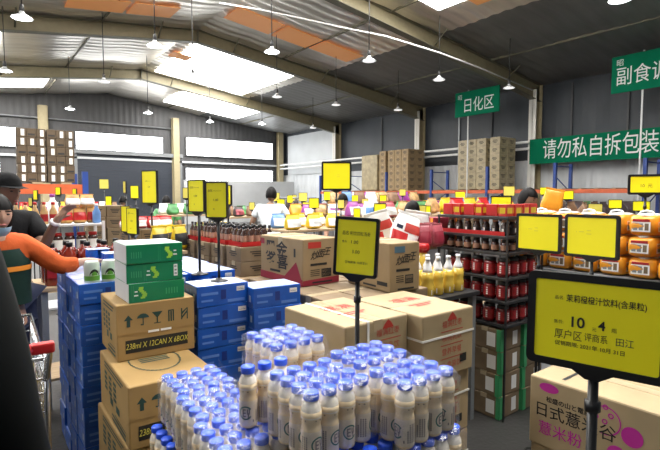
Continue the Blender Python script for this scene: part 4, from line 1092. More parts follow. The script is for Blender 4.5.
t = thing('red_cap_bottle', 'red-topped bottle among the yellow oil bottles', 'bottle', (2.66, 2.38, .931)); m = MB(); m.lathe([(.045, 0), (.05, .01), (.05, .2), (.03, .25)], 'oil', 16); obj('bottle_body', m, t); m = MB(); m.lathe([(.035, .25), (.05, .27), (.05, .30), (.04, .315)], 'red_plastic', 16); obj('cap', m, t)

# --- red jar gondola
GX, GY = 2.965, 1.885
zs = [.69, .857, 1.022, 1.20, 1.315, 1.45]
shelf(GX, GX + .46, GY, GY + .60, [z for z in zs], 'black gondola shelf of red jars', 'shelf_black', 'shelf_black', 1.45, .006)
t = thing('red_jar', '-', 'jar')
m = MB(); m.lathe([(.034, 0), (.040, .006), (.041, .03), (.041, .095), (.036, .108)], 'jar_red', 18, sq=.8); obj('jar_body', m, t)
m = MB(); m.lathe([(.038, .108), (.0405, .110), (.0405, .128), (.037, .131)], 'black_plastic', 18); obj('lid', m, t)
m = MB(); m.lathe([(.0425, .022), (.0425, .090)], 'label_red', 18, cap=False, sq=.8)
e = .0432
for (a0, a1) in ((-.16, .16),):
    for c in (-PI / 2, PI):
        for k in range(4):
            m.quad(*[(e * math.cos(c + a) * 1.02, e * math.sin(c + a) * 1.02, z) for a, z in ((a0, .030 + k * .014), (a1, .030 + k * .014), (a1, .040 + k * .014), (a0, .040 + k * .014))], 'label_white')
obj('label', m, t); pjar = Proto(t)
for k, z in enumerate(zs[:3]):
    what = ('lowest', 'middle', 'top')[k]
    for j in range(5): pjar.place((GX + .05, GY + .055 + j * .108, z), R((0, 5, -4, 3, 0)[j]), 'black-lidded red jar, %s jar tier, aisle side, %s from corner' % (what, nth(j)), 'black-lidded red jars')
    for i in range(3): pjar.place((GX + .05 + (i + 1) * .108, GY + .055, z), R((0, 7, -4)[i]), 'black-lidded red jar, %s jar tier, end side, %s from corner' % (what, nth(i)), 'black-lidded red jars')
def film_jar(z, h):
    m = MB(); x0, x1, y0, y1 = GX - .004, GX + .44, GY - .002, GY + .56; 
    n = 24; ring = [(x0, y1 - (y1 - y0) * i / n) for i in range(n + 1)] + [(x0 + (x1 - x0) * i / n, y0) for i in range(1, n + 1)]
    vs = []; fs = []
    for i, (x, y) in enumerate(ring):
        for j in range(5): vs.append((x + .004 * math.sin(i * 1.1 + j), y + .004 * math.sin(i * .9 + 2 * j), z + .004 + h * j / 4))
    for i in range(len(ring) - 1):
        for j in range(4): fs.append((i * 5 + j, (i + 1) * 5 + j, (i + 1) * 5 + j + 1, i * 5 + j + 1))
    return m.add(vs, fs, 'film', True)
t = thing('small_sauce_jar', '-', 'jar')
m = MB(); m.lathe([(.024, 0), (.027, .004), (.027, .06), (.021, .07)], 'jar_glass_dark', 14); obj('jar_body', m, t)
m = MB(); m.lathe([(.022, .07), (.023, .085), (.021, .087)], 'black_plastic', 14); obj('lid', m, t)
m = MB(); m.lathe([(.0275, .012), (.0275, .048)], 'label_copper', 14, cap=False); obj('label', m, t); psj = Proto(t)
t = thing('chili_jar', '-', 'jar')
m = MB(); m.lathe([(.024, 0), (.028, .004), (.028, .07), (.02, .085), (.019, .095)], 'bottle_dark', 14); obj('jar_body', m, t)
m = MB(); m.lathe([(.021, .095), (.021, .112), (.019, .114)], 'label_copper', 14); obj('lid', m, t)
m = MB(); m.lathe([(.0285, .012), (.0285, .055)], 'dark_goods', 14, cap=False); m.quad((-.0292, .008, .02), (-.0292, -.008, .02), (-.0292, -.008, .05), (-.0292, .008, .05), 'label_white'); obj('label', m, t); pch = Proto(t)
for j in range(7):
    psj.place((GX + .04, GY + .045 + j * .078, 1.20), R(15 * j), 'small dark jar on the gondola, aisle side, %s from corner' % nth(j), 'small dark jars')
    pch.place((GX + .04, GY + .045 + j * .078, 1.315), R((j * 7) % 10), 'chili jar with pale lid on the gondola, aisle side, %s from corner' % nth(j), 'chili jars')
for i in range(4):
    psj.place((GX + .125 + i * .08, GY + .045, 1.20), R(15 * i), 'small dark jar on the gondola, end side, %s from corner' % nth(i), 'small dark jars')
    pch.place((GX + .125 + i * .08, GY + .045, 1.315), R(90), 'chili jar with pale lid on the gondola, end side, %s from corner' % nth(i), 'chili jars')
m = MB(); m.box(GX - .006, GX - .002, GY + .02, GY + .58, 1.316, 1.345, 'red_plastic'); tag(obj('red_shelf_strip', m), 'red strip along the chili jar shelf edge', 'shelf strip')
t = thing('product_box', '-', 'box'); m = MB(); m.box(-.045, .045, -.03, .03, 0, .085, 'red_bag', .003); obj('box_body', m, t); m = MB(); m.box(-.0455, -.044, -.022, .022, .02, .06, 'yellow_bag'); m.box(-.03, .03, -.0312, -.0298, .02, .06, 'yellow_bag'); obj('label', m, t); pbx = Proto(t)
for j in range(6): pbx.place((GX + .07, GY + .06 + j * .098, 1.45), R(90 if j % 2 else 0), 'red product box on the gondola top, %s from near corner' % nth(j), 'red product boxes')
for i in range(3): pbx.place((GX + .18 + i * .1, GY + .06, 1.45), R((0, 5, -5)[i]), 'red product box on the gondola top end, %s from corner' % nth(i), 'red product boxes')
table(2.90, 3.30, 2.58 + .75, 3.72, 1.18, 'table under the red carton')
t = thing('red_carton', 'red carton with orange stripe beside the gondola', 'carton', (2.96, 2.62, 1.203), R(0)); bpy.data.objects.remove(t)
t = thing('red_carton', 'red carton with orange stripe left of the gondola', 'carton', (3.12, 2.575, 1.201), R(-4)); m = MB(); m.box(-.16, .16, -.055, .055, 0, .22, 'maroon_print', .005); obj('carton_body', m, t); m = MB(); m.box(.09, .12, -.0575, -.0555, 0.01, .215, 'orange_bag'); m.box(-.1625, -.1605, -.045, -.02, .01, .215, 'orange_bag'); obj('printed_stripe', m, t)
# stacks of cartons under the gondola
pk = Proto(carton_proto(.26, .26, .162, 'card_dull', '-', marks=False))
KS = kids(pk.root)
m = MB(); m.quad((-.1315, -.09, .03), (-.1315, -.02, .03), (-.1315, -.02, .13), (-.1315, -.09, .13), 'label_white'); m.quad((.02, -.1315, .03), (.08, -.1315, .03), (.08, -.1315, .13), (.02, -.1315, .13), 'label_white'); obj('label', m, pk.root)
m = MB(); m.box(-.1315, -.129, -.1315, -.10, .002, .16, 'green_mark'); m.box(-.1315, -.09, -.1315, -.129, .002, .16, 'green_mark'); obj('green_edge', m, pk.root)
for i, (x, y) in enumerate(((GX + .12, GY + .16), (GX + .32 + .08, GY + .15))):
    for k in range(4): pk.place((x, y, .002 + k * .1635), R((1, -1.5, 2, 0)[k]), 'carton with green edge and white label, %s stack, %s layer up' % (('left', 'right')[i], nth(k)), 'green-edged cartons under the gondola')
# --- seasoning bags on a grey table
table(3.46, 4.10, .78, 2.30, 1.05, 'grey table of orange seasoning bags', 'steel_grey')
def seas():
    t = thing('seasoning_bag', '-', 'bag')
    m = blob(.28, .172, .138, 'orange_bag', 31, p=4.5, n=20, k=8, wr=.02); obj('bag_body', m, t)
    m = MB()
    y = .055; x = -.1375
    m.quad((x, y, .030), (x, -y, .030), (x, -y, .095), (x, y, .095), 'label_white')
    for k, (a, b, c, d_) in enumerate(((-.05, .05, .095, .112), (-.045, -.02, .04, .085), (-.012, .012, .04, .085), (.022, .045, .04, .085))): m.quad((x - .001, -a, c), (x - .001, -b, c), (x - .001, -b, d_), (x - .001, -a, d_), ('label_red', 'steel_grey', 'steel_grey', 'card_dull')[k])
    y = -.084; m.quad((-.09, y, .03), (.02, y, .03), (.02, y, .095), (-.09, y, .095), 'label_white'); m.quad((-.08, y - .001, .04), (-.03, y - .001, .04), (-.03, y - .001, .085), (-.08, y - .001, .085), 'steel_grey'); m.quad((-.02, y - .001, .05), (.01, y - .001, .05), (.01, y - .001, .085), (-.02, y - .001, .085), 'label_red')
    obj('label', m, t)
    m = MB(); m.tube([(-.05, -.05, .128), (-.05, -.035, .158), (-.05, .0, .166), (-.05, .035, .158), (-.05, .05, .128)], .007, 'white_bag', 8); obj('handle', m, t)
    m = blob(.22, .13, .03, 'white_bag', 5, p=2.5, wr=.12); 
    m.v = [(a, b, c + .118) for a, b, c in m.v]; obj('clear_bag_neck', m, t)
    return Proto(t)
pse = seas()
for j in range(8):
    for k in range(3):
        pse.place((3.62 + random.uniform(-.01, .01),   .895 + j * .181, 1.051 + k * .140), R(random.uniform(-1.5, 1.5)), 'orange seasoning bag, %s layer up, %s from the near end' % (nth(k), nth(j)), 'orange seasoning bags')
o = bag_proto(.19, .08, .21, 'orange_bag', None, 41, 'large_bag'); p = at(550, 203, 4.5)
tag(o, 'large orange bag standing tilted beside the shopper behind the bags', 'bag'); o.location = (p.x, p.y, 1.44); o.rotation_euler = (0, R(12), R(-50))
table(p.x - .13, p.x + .15, p.y - .10, p.y + .15, 1.43, 'tall table under the large orange bag')
# ================================================================ FAR TABLES WITH MIXED GOODS
def far_table(px, py, d, w, dep, lab, rz=0):
    p = at(px, py, d); table(p.x - w / 2, p.x + w / 2, p.y - dep / 2, p.y + dep / 2, p.z, lab); return p
KB = {}
def bagkind(m1, m2, size):
    k = (m1, m2, size)
    if k not in KB: KB[k] = Proto(bag_proto(size, size * .8, size * .85, m1, m2, len(KB) * 3 + 1))
    return KB[k]
CN = {'orange_bag': 'orange', 'yellow_bag': 'yellow', 'white_bag': 'white', 'red_bag': 'red', 'pink_bag': 'maroon', 'purple_bag': 'purple', 'blue_bag': 'blue', 'green_bag': 'green', 'brown_bag': 'brown', 'tan_goods': 'tan', 'lime_pack': 'lime', 'dark_goods': 'dark'}
def fill(p, w, dep, cols, size, where, rows=2):
    n = max(2, int(w / (size * 1.12))); i = 0
    for r in range(rows):
        for c in range(n):
            m1, m2 = cols[(c * 3 + r * 2 + i) % len(cols)]; i += random.randint(0, 1)
            bagkind(m1, m2, size).place((p.x - w / 2 + size * .6 + c * (w - size * 1.2) / max(1, n - 1), p.y - dep / 2 + size * .5 + r * (dep - size) / max(1, rows - 1) if rows > 1 else p.y, p.z + .001), R(random.uniform(-12, 12)),
                '%s bag, %s, %s row, %s from left' % (CN[m1], where, ('front', 'middle', 'back')[r], nth(c)), 'goods bags on far tables')
A = 'orange_bag'; Y = 'yellow_bag'; W = 'white_bag'; RR = 'red_bag'; P = 'purple_bag'; B = 'blue_bag'; G = 'green_bag'; BR_ = 'brown_bag'; T = 'tan_goods'; D = 'dark_goods'; K = 'pink_bag'
for px, py, d, w, dep, size, cols, where in [
    (306, 228, 6.2, .88, .55, .21, [(Y, W), (B, W), (Y, None), (W, B)], 'centre table behind the noodle carton'),
    (328, 216, 8.4, 1.4, .6, .24, [(P, W), (A, None), (K, None), (W, P), (T, None)], 'farther centre table'),
    (240, 216, 8.6, 1.0, .6, .2, [(D, None), (G, None), (BR_, None), (D, K)], 'table left of the man in white'),
    (185, 214, 8.2, .8, .6, .2, [(G, None), (W, None), (T, None), (Y, None)], 'table right of the shutter'),
    (395, 217, 6.6, 1.5, .6, .24, [(W, B), (P, W), (G, W), (T, None), (K, W)], 'table below the orange beam centre'),
    (375, 204, 10., 2.2, .7, .28, [(B, None), (T, None), (P, None), (W, None), (BR_, None)], 'farthest table before the rack'),
    (470, 213, 6.2, 1.3, .6, .22, [(RR, Y), (T, None), (B, W), (RR, None), (Y, None)], 'table behind the gondola'),
    (590, 216, 6.0, 1.4, .6, .2, [(BR_, None), (D, None), (G, None), (D, None)], 'table behind the orange bags'),
    (430, 214, 8.4, 1.2, .6, .26, [(RR, None), (Y, None), (T, None)], 'far table under the pale pallet'),
    (70, 214, 7.2, 1.3, .6, .2, [(RR, Y), (T, None), (Y, RR), (W, P), (BR_, None)], 'table under the left rack beam')]:
    p = far_table(px, py, d, w, dep, 'display table, ' + where); fill(p, w, dep, cols, size, where)
# hanging dark bags on a stand (behind the man in white)
p = at(296, 214, 9.4)
t = thing('bag_stand', 'stand with dark hanging bags right of the man in white', 'stand', (p.x, p.y, 0), R(-40))
m = MB(); m.tube([(-.4, 0, 0), (-.4, 0, 1.55)], .015, 'steel_grey', 8); m.tube([(.4, 0, 0), (.4, 0, 1.55)], .015, 'steel_grey', 8); m.tube([(-.4, 0, 1.54), (.4, 0, 1.54)], .015, 'steel_grey', 8); obj('stand_frame', m, t)
for i in range(5):
    m = blob(.11, .10, .42, 'dark_goods', i + 50, wr=.06); o = obj('hanging_bag', m, t, (-.3 + i * .15, 0, 1.1))
# upper stock on the floor rack bay at right (pale cartons behind beam)
pk = Proto(carton_proto(.42, .5, .34, 'card_dull', '-'))
for j in range(10):
    for k in range(2): pk.place((15.35, 2.75 + 2.6 * (j // 2) + .75 + .95 * (j % 2) + .05 * (k % 2), .001 + k * .342), 0, 'brown carton under the rack beam, %s bay spot, %s' % (nth(j), ('lower', 'upper')[k]), 'brown cartons under the rack beam')

# ================================================================ SHOPPING CART
p = at(55, 346, 1.80)
t = thing('shopping_cart', 'chrome shopping cart with red handle beside the dark coat', 'shopping cart', (p.x - .30, p.y + .12, 0), R(-2))
HW = .27
for s in (-1, 1):
    m = MB(); m.tube([(s * HW, .62, .13), (s * HW, .05, .18), (s * HW, -.10, .50), (s * HW, -.12, .80), (s * (HW + .005), -.10, .98)], .012, 'chrome', 10); obj('side_frame', m, t)
    m = MB()   # handle post curving up to the grip
    m.tube([(s * HW, -.11, .90), (s * (HW + .012), -.13, 1.0), (s * (HW + .01), -.18, 1.045), (s * HW, -.20, 1.05)], .012, 'chrome', 10); obj('handle_arm', m, t)
    for y in (.05, .58):
        wh = MB(); wh.lathe([(.05, -.014), (.058, -.008), (.058, .008), (.05, .014)], 'black_plastic', 20, M=Matrix.Translation((s * HW, y, .06)) @ Matrix.Rotation(PI / 2, 4, 'Y')); wh.box(s * HW - .02, s * HW + .02, y - .015, y + .015, .06, .16, 'chrome'); obj('wheel', wh, t)
m = MB(); m.tube([(-HW - .02, -.20, 1.05), (HW + .02, -.20, 1.05)], .020, 'red_plastic', 12); m.box(HW - .05, HW + .025, -.22, -.18, 1.03, 1.07, 'red_plastic', .008); m.box(-HW - .025, -HW + .05, -.22, -.18, 1.03, 1.07, 'red_plastic', .008); obj('handle', m, t)
m = MB()
def ringz(z, k): 
    x0, x1, y0, y1 = -HW + .02 * (1 - k), HW - .02 * (1 - k), -.10 + .06 * (1 - k), .72 - .10 * (1 - k)
    m.tube([(x0, y0, z), (x1, y0, z), (x1, y1, z), (x0, y1, z), (x0, y0, z)], .005 if z < .97 else .008, 'chrome', 6)
for i, z in enumerate((.52, .60, .68, .76, .84, .90, .98)): ringz(z, i / 6)
for k in range(13):
    y = -.09 + k * .066
    for s in (-1, 1): m.tube([(s * (HW - .02), max(-.04, min(.62, y)), .52), (s * HW, y, .98)], .003, 'chrome', 5)
for k in range(9):
    x = -.24 + k * .06
    for (ya, yb) in ((-.04, -.10), (.62, .72)): m.tube([(x * .93, ya, .52), (x, yb, .98)], .003, 'chrome', 5)
    m.tube([(x * .93, -.04, .52), (x * .93, .62, .52)], .003, 'chrome', 5)
obj('wire_basket', m, t)
m = MB(); m.box(HW - .006, HW + .006, -.06, .10, .80, .93, 'red_plastic'); 
o = tag(obj('yellow_bag', blob(.22, .2, .34, 'yellow_bag', 77)), 'yellow bag standing in the shopping cart', 'bag'); o.location = (p.x - .22, p.y + .40, .53)

# smaller signs further back: (px, py, width px, height px, distance, rz, what it is by)
FAR = [(31, 202, 3, 8, 6.0, -70, 'at the left shelf, beside the capped man'), (36, 195, 4, 9, 6.2, -75, 'at the left shelf, first above the red jugs'), (58.5, 191, 4, 7, 6.4, -60, 'at the left shelf under the orange beam, middle'), (75, 193, 3, 8, 6.4, -70, 'at the left shelf under the orange beam, right'),
 (88, 200, 4, 9, 6.6, -70, 'just left of the shutter, lower'), (104, 184, 8, 9, 12., -15, 'alone on the dark roller shutter'), (109, 201, 5, 9, 7., -50, 'behind the brown carton stack'), (135, 192, 7, 12, 6.0, -55, 'left of the tall yellow sign'), (125, 187, 3, 11, 6.5, -85, 'seen edge-on before the shutter'),
 (186, 193, 5, 10, 6., -60, 'left edge of the sign pair on blue cartons'), (252, 206, 5, 7, 8., -40, 'left of the man in white'), (276, 197, 7, 8, 9., -40, 'right above the man in white'), (281, 204, 7, 9, 8., -40, 'right beside the man in white'), (290, 199, 5, 7, 9., -40, 'above the hanging dark bags, left'), (294.5, 198, 4, 6, 9.5, -40, 'above the hanging dark bags, right'),
 (303, 197, 8, 8, 8.5, -40, 'above the purple snack bags'), (306, 205, 6, 5, 8., -40, 'low among the purple snack bags'), (314, 203, 9, 9, 7.5, -40, 'black-framed, behind the centre sign'), (327, 196, 6, 8, 8., -40, 'under the tall-standing sign'), (341, 204, 6, 8, 7., -40, 'left of the second person in white'),
 (355, 199, 6, 7, 8., -45, 'over the centre sign, left'), (365, 202, 6, 6, 9., -45, 'over the centre sign, right'), (357, 213, 6, 9, 6., -45, 'just above the centre sign frame'), (380, 209, 11, 10, 6., -45, 'black-framed, right of the centre sign top'), (383, 199, 6, 7, 8., -45, 'above the black-framed one right of centre'),
 (402.5, 192.5, 6, 6, 9., -45, 'on the orange rack beam, centre'), (398, 211, 6, 7, 7., -45, 'left of the black-haired shopper'), (409, 211, 6, 9, 6., -45, 'right of the black-haired shopper'), (419, 211, 13, 11, 5.5, -45, 'largest over the rice bags'), (427.5, 210, 5, 8, 6.2, -45, 'tucked right of the largest over the rice bags'),
 (438, 208, 9, 6, 7., -50, 'over the maroon bags'), (447, 228, 13, 13, 4.2, -55, 'black-framed, on the red carton'), (445, 214.5, 8, 6, 5.5, -50, 'behind the red carton'), (460, 197, 9, 10, 6.5, -50, 'under the pale carton pallet'), (480, 206, 7, 6, 5.5, -50, 'above the red product boxes'), (509, 191, 10, 9, 7., -50, 'on the right rack beam, left'),
 (501, 203, 18, 12, 4.4, -55, 'black-framed, above the red gondola'), (544, 191, 7, 7, 8., -50, 'on the right rack beam, middle'), (567, 195, 11, 8, 6., -50, 'on the right rack beam, right'), (595, 208, 12, 8, 5.2, -50, 'behind the orange bags, left'), (615, 204, 11, 8, 5.4, -50, 'behind the orange bags, middle'), (641, 206, 14, 9, 5., -50, 'behind the orange bags, right')]
for px, py, w, h, d, rz, lab in FAR:
    p = at(px, py, d); face = math.atan2(-p.x, p.y)   # rz that would look straight at the viewer
    a = abs(math.cos(R(rz) - face)); ww = min(.36, max(.05, w * d / F / max(a, .45)))
    for _ in range(12):
        if any(T[0] - .1 < p.x < T[1] + .1 and T[2] - .1 < p.y < T[3] + .1 and T[4] >= p.z - h * d / F / 2 - .03 for T in TABLES): d *= .96; p = at(px, py, d)
    zb = max([T[4] + .002 for T in TABLES if T[0] - .06 < p.x < T[1] + .06 and T[2] - .06 < p.y < T[3] + .06 and T[4] < p.z - h * d / F / 2 - .03] + [0])
    sign(p, ww, h * d / F, R(rz), zb, 'small yellow price sign ' + lab, None, border=.010 if 'framed' in lab else .005, group='small yellow price signs', sheet=random.choice(('yellow_sheet', 'yellow_sheet', 'yellow_sheet_pale')), base_r=.09 if zb == 0 else .04)
# ================================================================ PEOPLE
def evalmesh(o):
    bpy.context.view_layer.update()
    me = bpy.data.meshes.new_from_object(o.evaluated_get(bpy.context.evaluated_depsgraph_get())); bpy.data.objects.remove(o); return me
def skin(pts, edges, rad, sub=2, extra=None, vox=None):
    """skin-modifier surface over a joint graph; extra = MB merged before voxel remesh"""
    me = bpy.data.meshes.new('s'); keys = list(pts); idx = {k: i for i, k in enumerate(keys)}
    me.from_pydata([pts[k] for k in keys], [(idx[a], idx[b]) for a, b in edges], [])
    o = bpy.data.objects.new('s', me); COL.objects.link(o)
    sk = o.modifiers.new('skin', 'SKIN'); sk.use_smooth_shade = True
    for i, k in enumerate(keys):
        r = rad[k]; r = r if isinstance(r, tuple) else (r, r)
        me.skin_vertices[0].data[i].radius = r; me.skin_vertices[0].data[i].use_root = (i == 0)
    ss = o.modifiers.new('sub', 'SUBSURF'); ss.levels = ss.render_levels = sub
    m2 = evalmesh(o)
    if extra:
        bm = bmesh.new(); bm.from_mesh(m2); e = extra.mesh('e'); bm.from_mesh(e); bm.to_mesh(m2); bm.free()
    if vox:
        o = bpy.data.objects.new('s', m2); COL.objects.link(o); rm = o.modifiers.new('r', 'REMESH'); rm.mode = 'VOXEL'; rm.voxel_size = vox; rm.use_smooth_shade = True
        sm = o.modifiers.new('sm', 'SMOOTH'); sm.factor = .5; sm.iterations = 2
        m2 = evalmesh(o)
    return m2
def setmat(me, n):
    me.materials.clear(); me.materials.append(MATS[n]); me.polygons.foreach_set('material_index', [0] * len(me.polygons))
    me.polygons.foreach_set('use_smooth', [True] * len(me.polygons)); me.update(); return me
def headmesh(c, yaw, pitch, s=1.):
    """skull with brow, nose, lips, chin and ears, facing local -y, centre c"""
    M = Matrix.Translation(c) @ Matrix.Rotation(yaw, 4, 'Z') @ Matrix.Rotation(pitch, 4, 'X')
    m = MB(); vs = []; fs = []; n, k = 28, 22
    for j in range(k + 1):
        v = -PI / 2 + PI * j / k
        for i in range(n):
            u = 2 * PI * i / n
            x = .074 * math.cos(v) * math.cos(u); y = .094 * math.cos(v) * math.sin(u); z = .116 * math.sin(v)
            if z < 0: x *= 1 - .32 * (-z / .116) ** 1.4; y = y * (1 - .16 * (-z / .116)) if y < 0 else y * (1 - .40 * (-z / .116))
            if y < 0:
                fx = math.exp(-(x / .012) ** 2)
                y -= .020 * fx * math.exp(-((z + .012) / .020) ** 2) + .008 * fx * math.exp(-((z - .02) / .018) ** 2)        # nose
                y -= .006 * math.exp(-(x / .022) ** 2) * math.exp(-((z + .052) / .010) ** 2)                                # lips
                y -= .008 * math.exp(-(x / .02) ** 2) * math.exp(-((z + .092) / .014) ** 2)                                  # chin
                for e in (-.03, .03): y += .008 * math.exp(-((x - e) / .015) ** 2) * math.exp(-((z - .012) / .012) ** 2)      # eye sockets
                y -= .004 * math.exp(-((z - .036) / .010) ** 2) * (abs(x) < .05)
            vs.append((x * s, y * s, z * s))
    for j in range(k):
        for i in range(n): fs.append((j * n + i, j * n + (i + 1) % n, (j + 1) * n + (i + 1) % n, (j + 1) * n + i))
    m.add(vs, fs, 'skin', True, M)
    for sx in (-1, 1):
        e = blob(.018 * s, .034 * s, .06 * s, 'skin', 3, p=2.2, n=10, k=6, wr=.02); m.add([(a + sx * .073 * s, b + .008 * s, c_ - .035 * s) for a, b, c_ in e.v], e.f, 'skin', True, M)
    return m, M
def hand(pts, edges, rad, wrist, side, d, up, curl, nm, L=.09):
    """palm plus five finger chains; d = pointing direction, up = back of the hand"""
    d = Vector(d).normalized(); up = Vector(up); up = (up - d * up.dot(d)).normalized(); lat = d.cross(up) * side
    w = Vector(pts[wrist]); pk = nm + 'palm'; pts[pk] = tuple(w + d * .05); edges.append((wrist, pk)); rad[pk] = (.030, .014)
    for f, (off, ln) in enumerate(((-.027, .075), (-.009, .085), (.009, .080), (.026, .062))):
        prev = pk; q = w + d * .085 + lat * off; ang = 0
        for s in range(4):
            key = '%sf%d%d' % (nm, f, s); pts[key] = tuple(q); edges.append((prev, key)); rad[key] = .0088 - .0008 * s; prev = key
            ang += curl; q = q + (d * math.cos(ang) - up * math.sin(ang)) * (ln / 3)
    prev = pk; q = w + d * .04 - lat * .03
    for s in range(3):
        key = '%st%d' % (nm, s); pts[key] = tuple(q); edges.append((prev if s else wrist, key)); rad[key] = .0105 - .001 * s; prev = key
        q = q + (d * .75 - lat * .55 - up * .3 * s).normalized() * .030
def human(lab, loc, rz, H=1.68, skinm='skin', top='cloth_white', legs='cloth_navy', arms=None, head=(0, 0), lean=0, sleeve=.45, hair='hair', fem=False, bulky=1., female_hair=False, hands=True, vest=None, coat=False, face=True, walk=.08, topname='shirt'):
    k = H / 1.70
    t = thing('person', lab, 'person', loc, rz)
    V = lambda x, y, z: (x * k, y * k, z * k)
    sh = .165 if fem else .185; ly = -math.sin(lean)
    pts = {}; edges = []; rad = {}
    def J(n, p, r): pts[n] = p; rad[n] = (r[0] * k, r[1] * k) if isinstance(r, tuple) else r * k
    def lp(x, y, z): dz = z - .95; return V(x, y + dz * ly, .95 + dz * math.cos(lean))
    J('pelvis', V(0, 0, .95), (.145, .10)); J('waist', lp(0, 0, 1.10), (.125, .09)); J('chest', lp(0, 0, 1.28), (.150, .105)); J('neck0', lp(0, .01, 1.42), (.075, .06)); J('neck1', lp(0, .0, 1.49), .05)
    edges += [('pelvis', 'waist'), ('waist', 'chest'), ('chest', 'neck0'), ('neck0', 'neck1')]
    dA = {-1: ((-.26, 0, 1.12), (-.27, -.08, .88)), 1: ((.26, 0, 1.12), (.27, -.08, .88))}
    if arms: dA.update(arms)
    for s in (-1, 1):
        n = 'L' if s > 0 else 'R'
        J(n + 'sh', lp(s * sh, .0, 1.385), .058); J(n + 'el', V(*dA[s][0]), .042); J(n + 'wr', V(*dA[s][1]), .028)
        edges += [('chest', n + 'sh'), (n + 'sh', n + 'el'), (n + 'el', n + 'wr')]
        if hands:
            e, w = Vector(pts[n + 'el']), Vector(pts[n + 'wr']); d = w - e
            hd = dA[s][2] if len(dA[s]) > 2 else None
            hand(pts, edges, rad, n + 'wr', s, hd or d, (s * .5, .2, .8) if abs(d.normalized().z) < .8 else (s, 0, 0), .28, n)
        J(n + 'hip', V(s * .09, 0, .86), .085); J(n + 'kn', V(s * .10, -s * walk * .6 - .02, .48), .058); J(n + 'an', V(s * .105, -s * walk + .02, .09), .04); J(n + 'toe', V(s * .12, -s * walk - .13, .035), (.042, .03))
        edges += [('pelvis', n + 'hip'), (n + 'hip', n + 'kn'), (n + 'kn', n + 'an'), (n + 'an', n + 'toe')]
    hc = Vector(lp(0, -.025, 1.585)); hm, HMx = headmesh(hc, head[0], head[1], k)
    me = skin(pts, edges, rad, 2, hm, .009)
    body = obj('body', setmat(me, skinm), t)
    def cloth(names, ed, grow, mname, nm, cut=None):
        q = {a: pts[a] for a in names}
        rr = {}
        for a in names:
            r = rad[a]; g = grow * k; rr[a] = ((r[0] + g) * bulky, (r[1] + g) * bulky) if isinstance(r, tuple) else (r + g) * bulky
        if cut:
            for (a, b, f) in cut:
                key = b + 'cut'; pa, pb = Vector(pts[a]), Vector(pts[b]); q[key] = tuple(pa.lerp(pb, f))
                ra = rad[a] if not isinstance(rad[a], tuple) else rad[a][0]; rb = rad[b] if not isinstance(rad[b], tuple) else rad[b][0]
                rr[key] = (ra + (rb - ra) * f + grow * 1.3 * k) * bulky; ed = ed + [(a, key)]
        return obj(nm, setmat(skin(q, ed, rr, 2), mname), t)
    full = sleeve > 1
    names = ['pelvis', 'waist', 'chest', 'neck0', 'Lsh', 'Rsh'] + (['Lel', 'Rel'] if full else [])
    ed = [('pelvis', 'waist'), ('waist', 'chest'), ('chest', 'neck0'), ('chest', 'Lsh'), ('chest', 'Rsh')] + ([('Lsh', 'Lel'), ('Rsh', 'Rel')] if full else [])
    cut = [('Lel', 'Lwr', sleeve - 1), ('Rel', 'Rwr', sleeve - 1)] if full else [('Lsh', 'Lel', sleeve), ('Rsh', 'Rel', sleeve)]
    cloth(names, ed, .016, top, topname, cut)
    nm = ['pelvis', 'Lhip', 'Rhip', 'Lkn', 'Rkn']
    cloth(nm, [('pelvis', 'Lhip'), ('pelvis', 'Rhip'), ('Lhip', 'Lkn'), ('Rhip', 'Rkn')], .013, legs, 'trousers', [('Lkn', 'Lan', .95), ('Rkn', 'Ran', .95)])
    for n in 'LR':
        a = Vector(pts[n + 'an']); m = MB(); b = blob(.10 * k, .27 * k, .10 * k, 'shoe', 2, p=2.6, wr=.02); m.add([(x + a.x, y + a.y - .06 * k, z) for x, y, z in b.v], b.f, 'shoe', True); obj('shoe', m, t)
    # hair: shell over the back and top of the skull
    m = MB(); vs = []; fs = []; nn, kk = 28, 14
    for j in range(kk + 1):
        for i in range(nn):
            u = 2 * PI * i / nn; su = math.sin(u)
            lim = (.32 if su < (-.55 if female_hair else -.25) else (-.55 if not female_hair else -1.25)); lim = lim if female_hair or abs(su + .25) > .18 else (.32 + (lim - .32) * .5 if lim > .3 else lim * .5)
            v = lim + (PI / 2 - lim) * j / kk; g = 1.085 + .012 * math.sin(9 * u + 3 * j)
            vs.append((.076 * k * g * math.cos(v) * math.cos(u), (.097 * g * math.cos(v) * su + .006) * k, .118 * k * g * math.sin(v)))
    for j in range(kk):
        for i in range(nn): fs.append((j * nn + i, j * nn + (i + 1) % nn, (j + 1) * nn + (i + 1) % nn, (j + 1) * nn + i))
    m.add(vs, fs, hair, True, HMx); obj('hair', m, t)
    if face:
        m = MB()
        for e in (-.029, .029):
            b = blob(.024 * k, .010 * k, .011 * k, 'eye', 1, p=2, n=10, k=6, wr=0); m.add([(x + e * k, y - .083 * k, z + .006 * k) for x, y, z in b.v], b.f, 'eye', True, HMx)
            m.box((e - .017) * k, (e + .017) * k, -.094 * k, -.084 * k, .028 * k, .033 * k, 'hair', 0, HMx)
        obj('eyes_and_brows', m, t)
        m = MB(); b = blob(.042 * k, .010 * k, .013 * k, 'lip', 1, p=2, n=12, k=6, wr=0); m.add([(x, y - .088 * k, z - .058 * k) for x, y, z in b.v], b.f, 'lip', True, HMx); obj('lips', m, t)
    return t, pts, HMx, k
# woman in orange jacket
t, pts, HM, k = human('woman in orange jacket and dark green vest reaching to the blue cartons', (.13, 3.40, 0), R(12), 1.60, 'skin', 'cloth_orange', 'cloth_navy', {1: ((.33, -.14, 1.22), (.46, -.17, 1.265), (1, -.1, -.12)), -1: ((-.24, -.08, 1.10), (-.10, -.25, 1.0))}, (R(2), R(8)), R(4), 1.85, fem=True, bulky=1.12, topname='orange_jacket', female_hair=True)
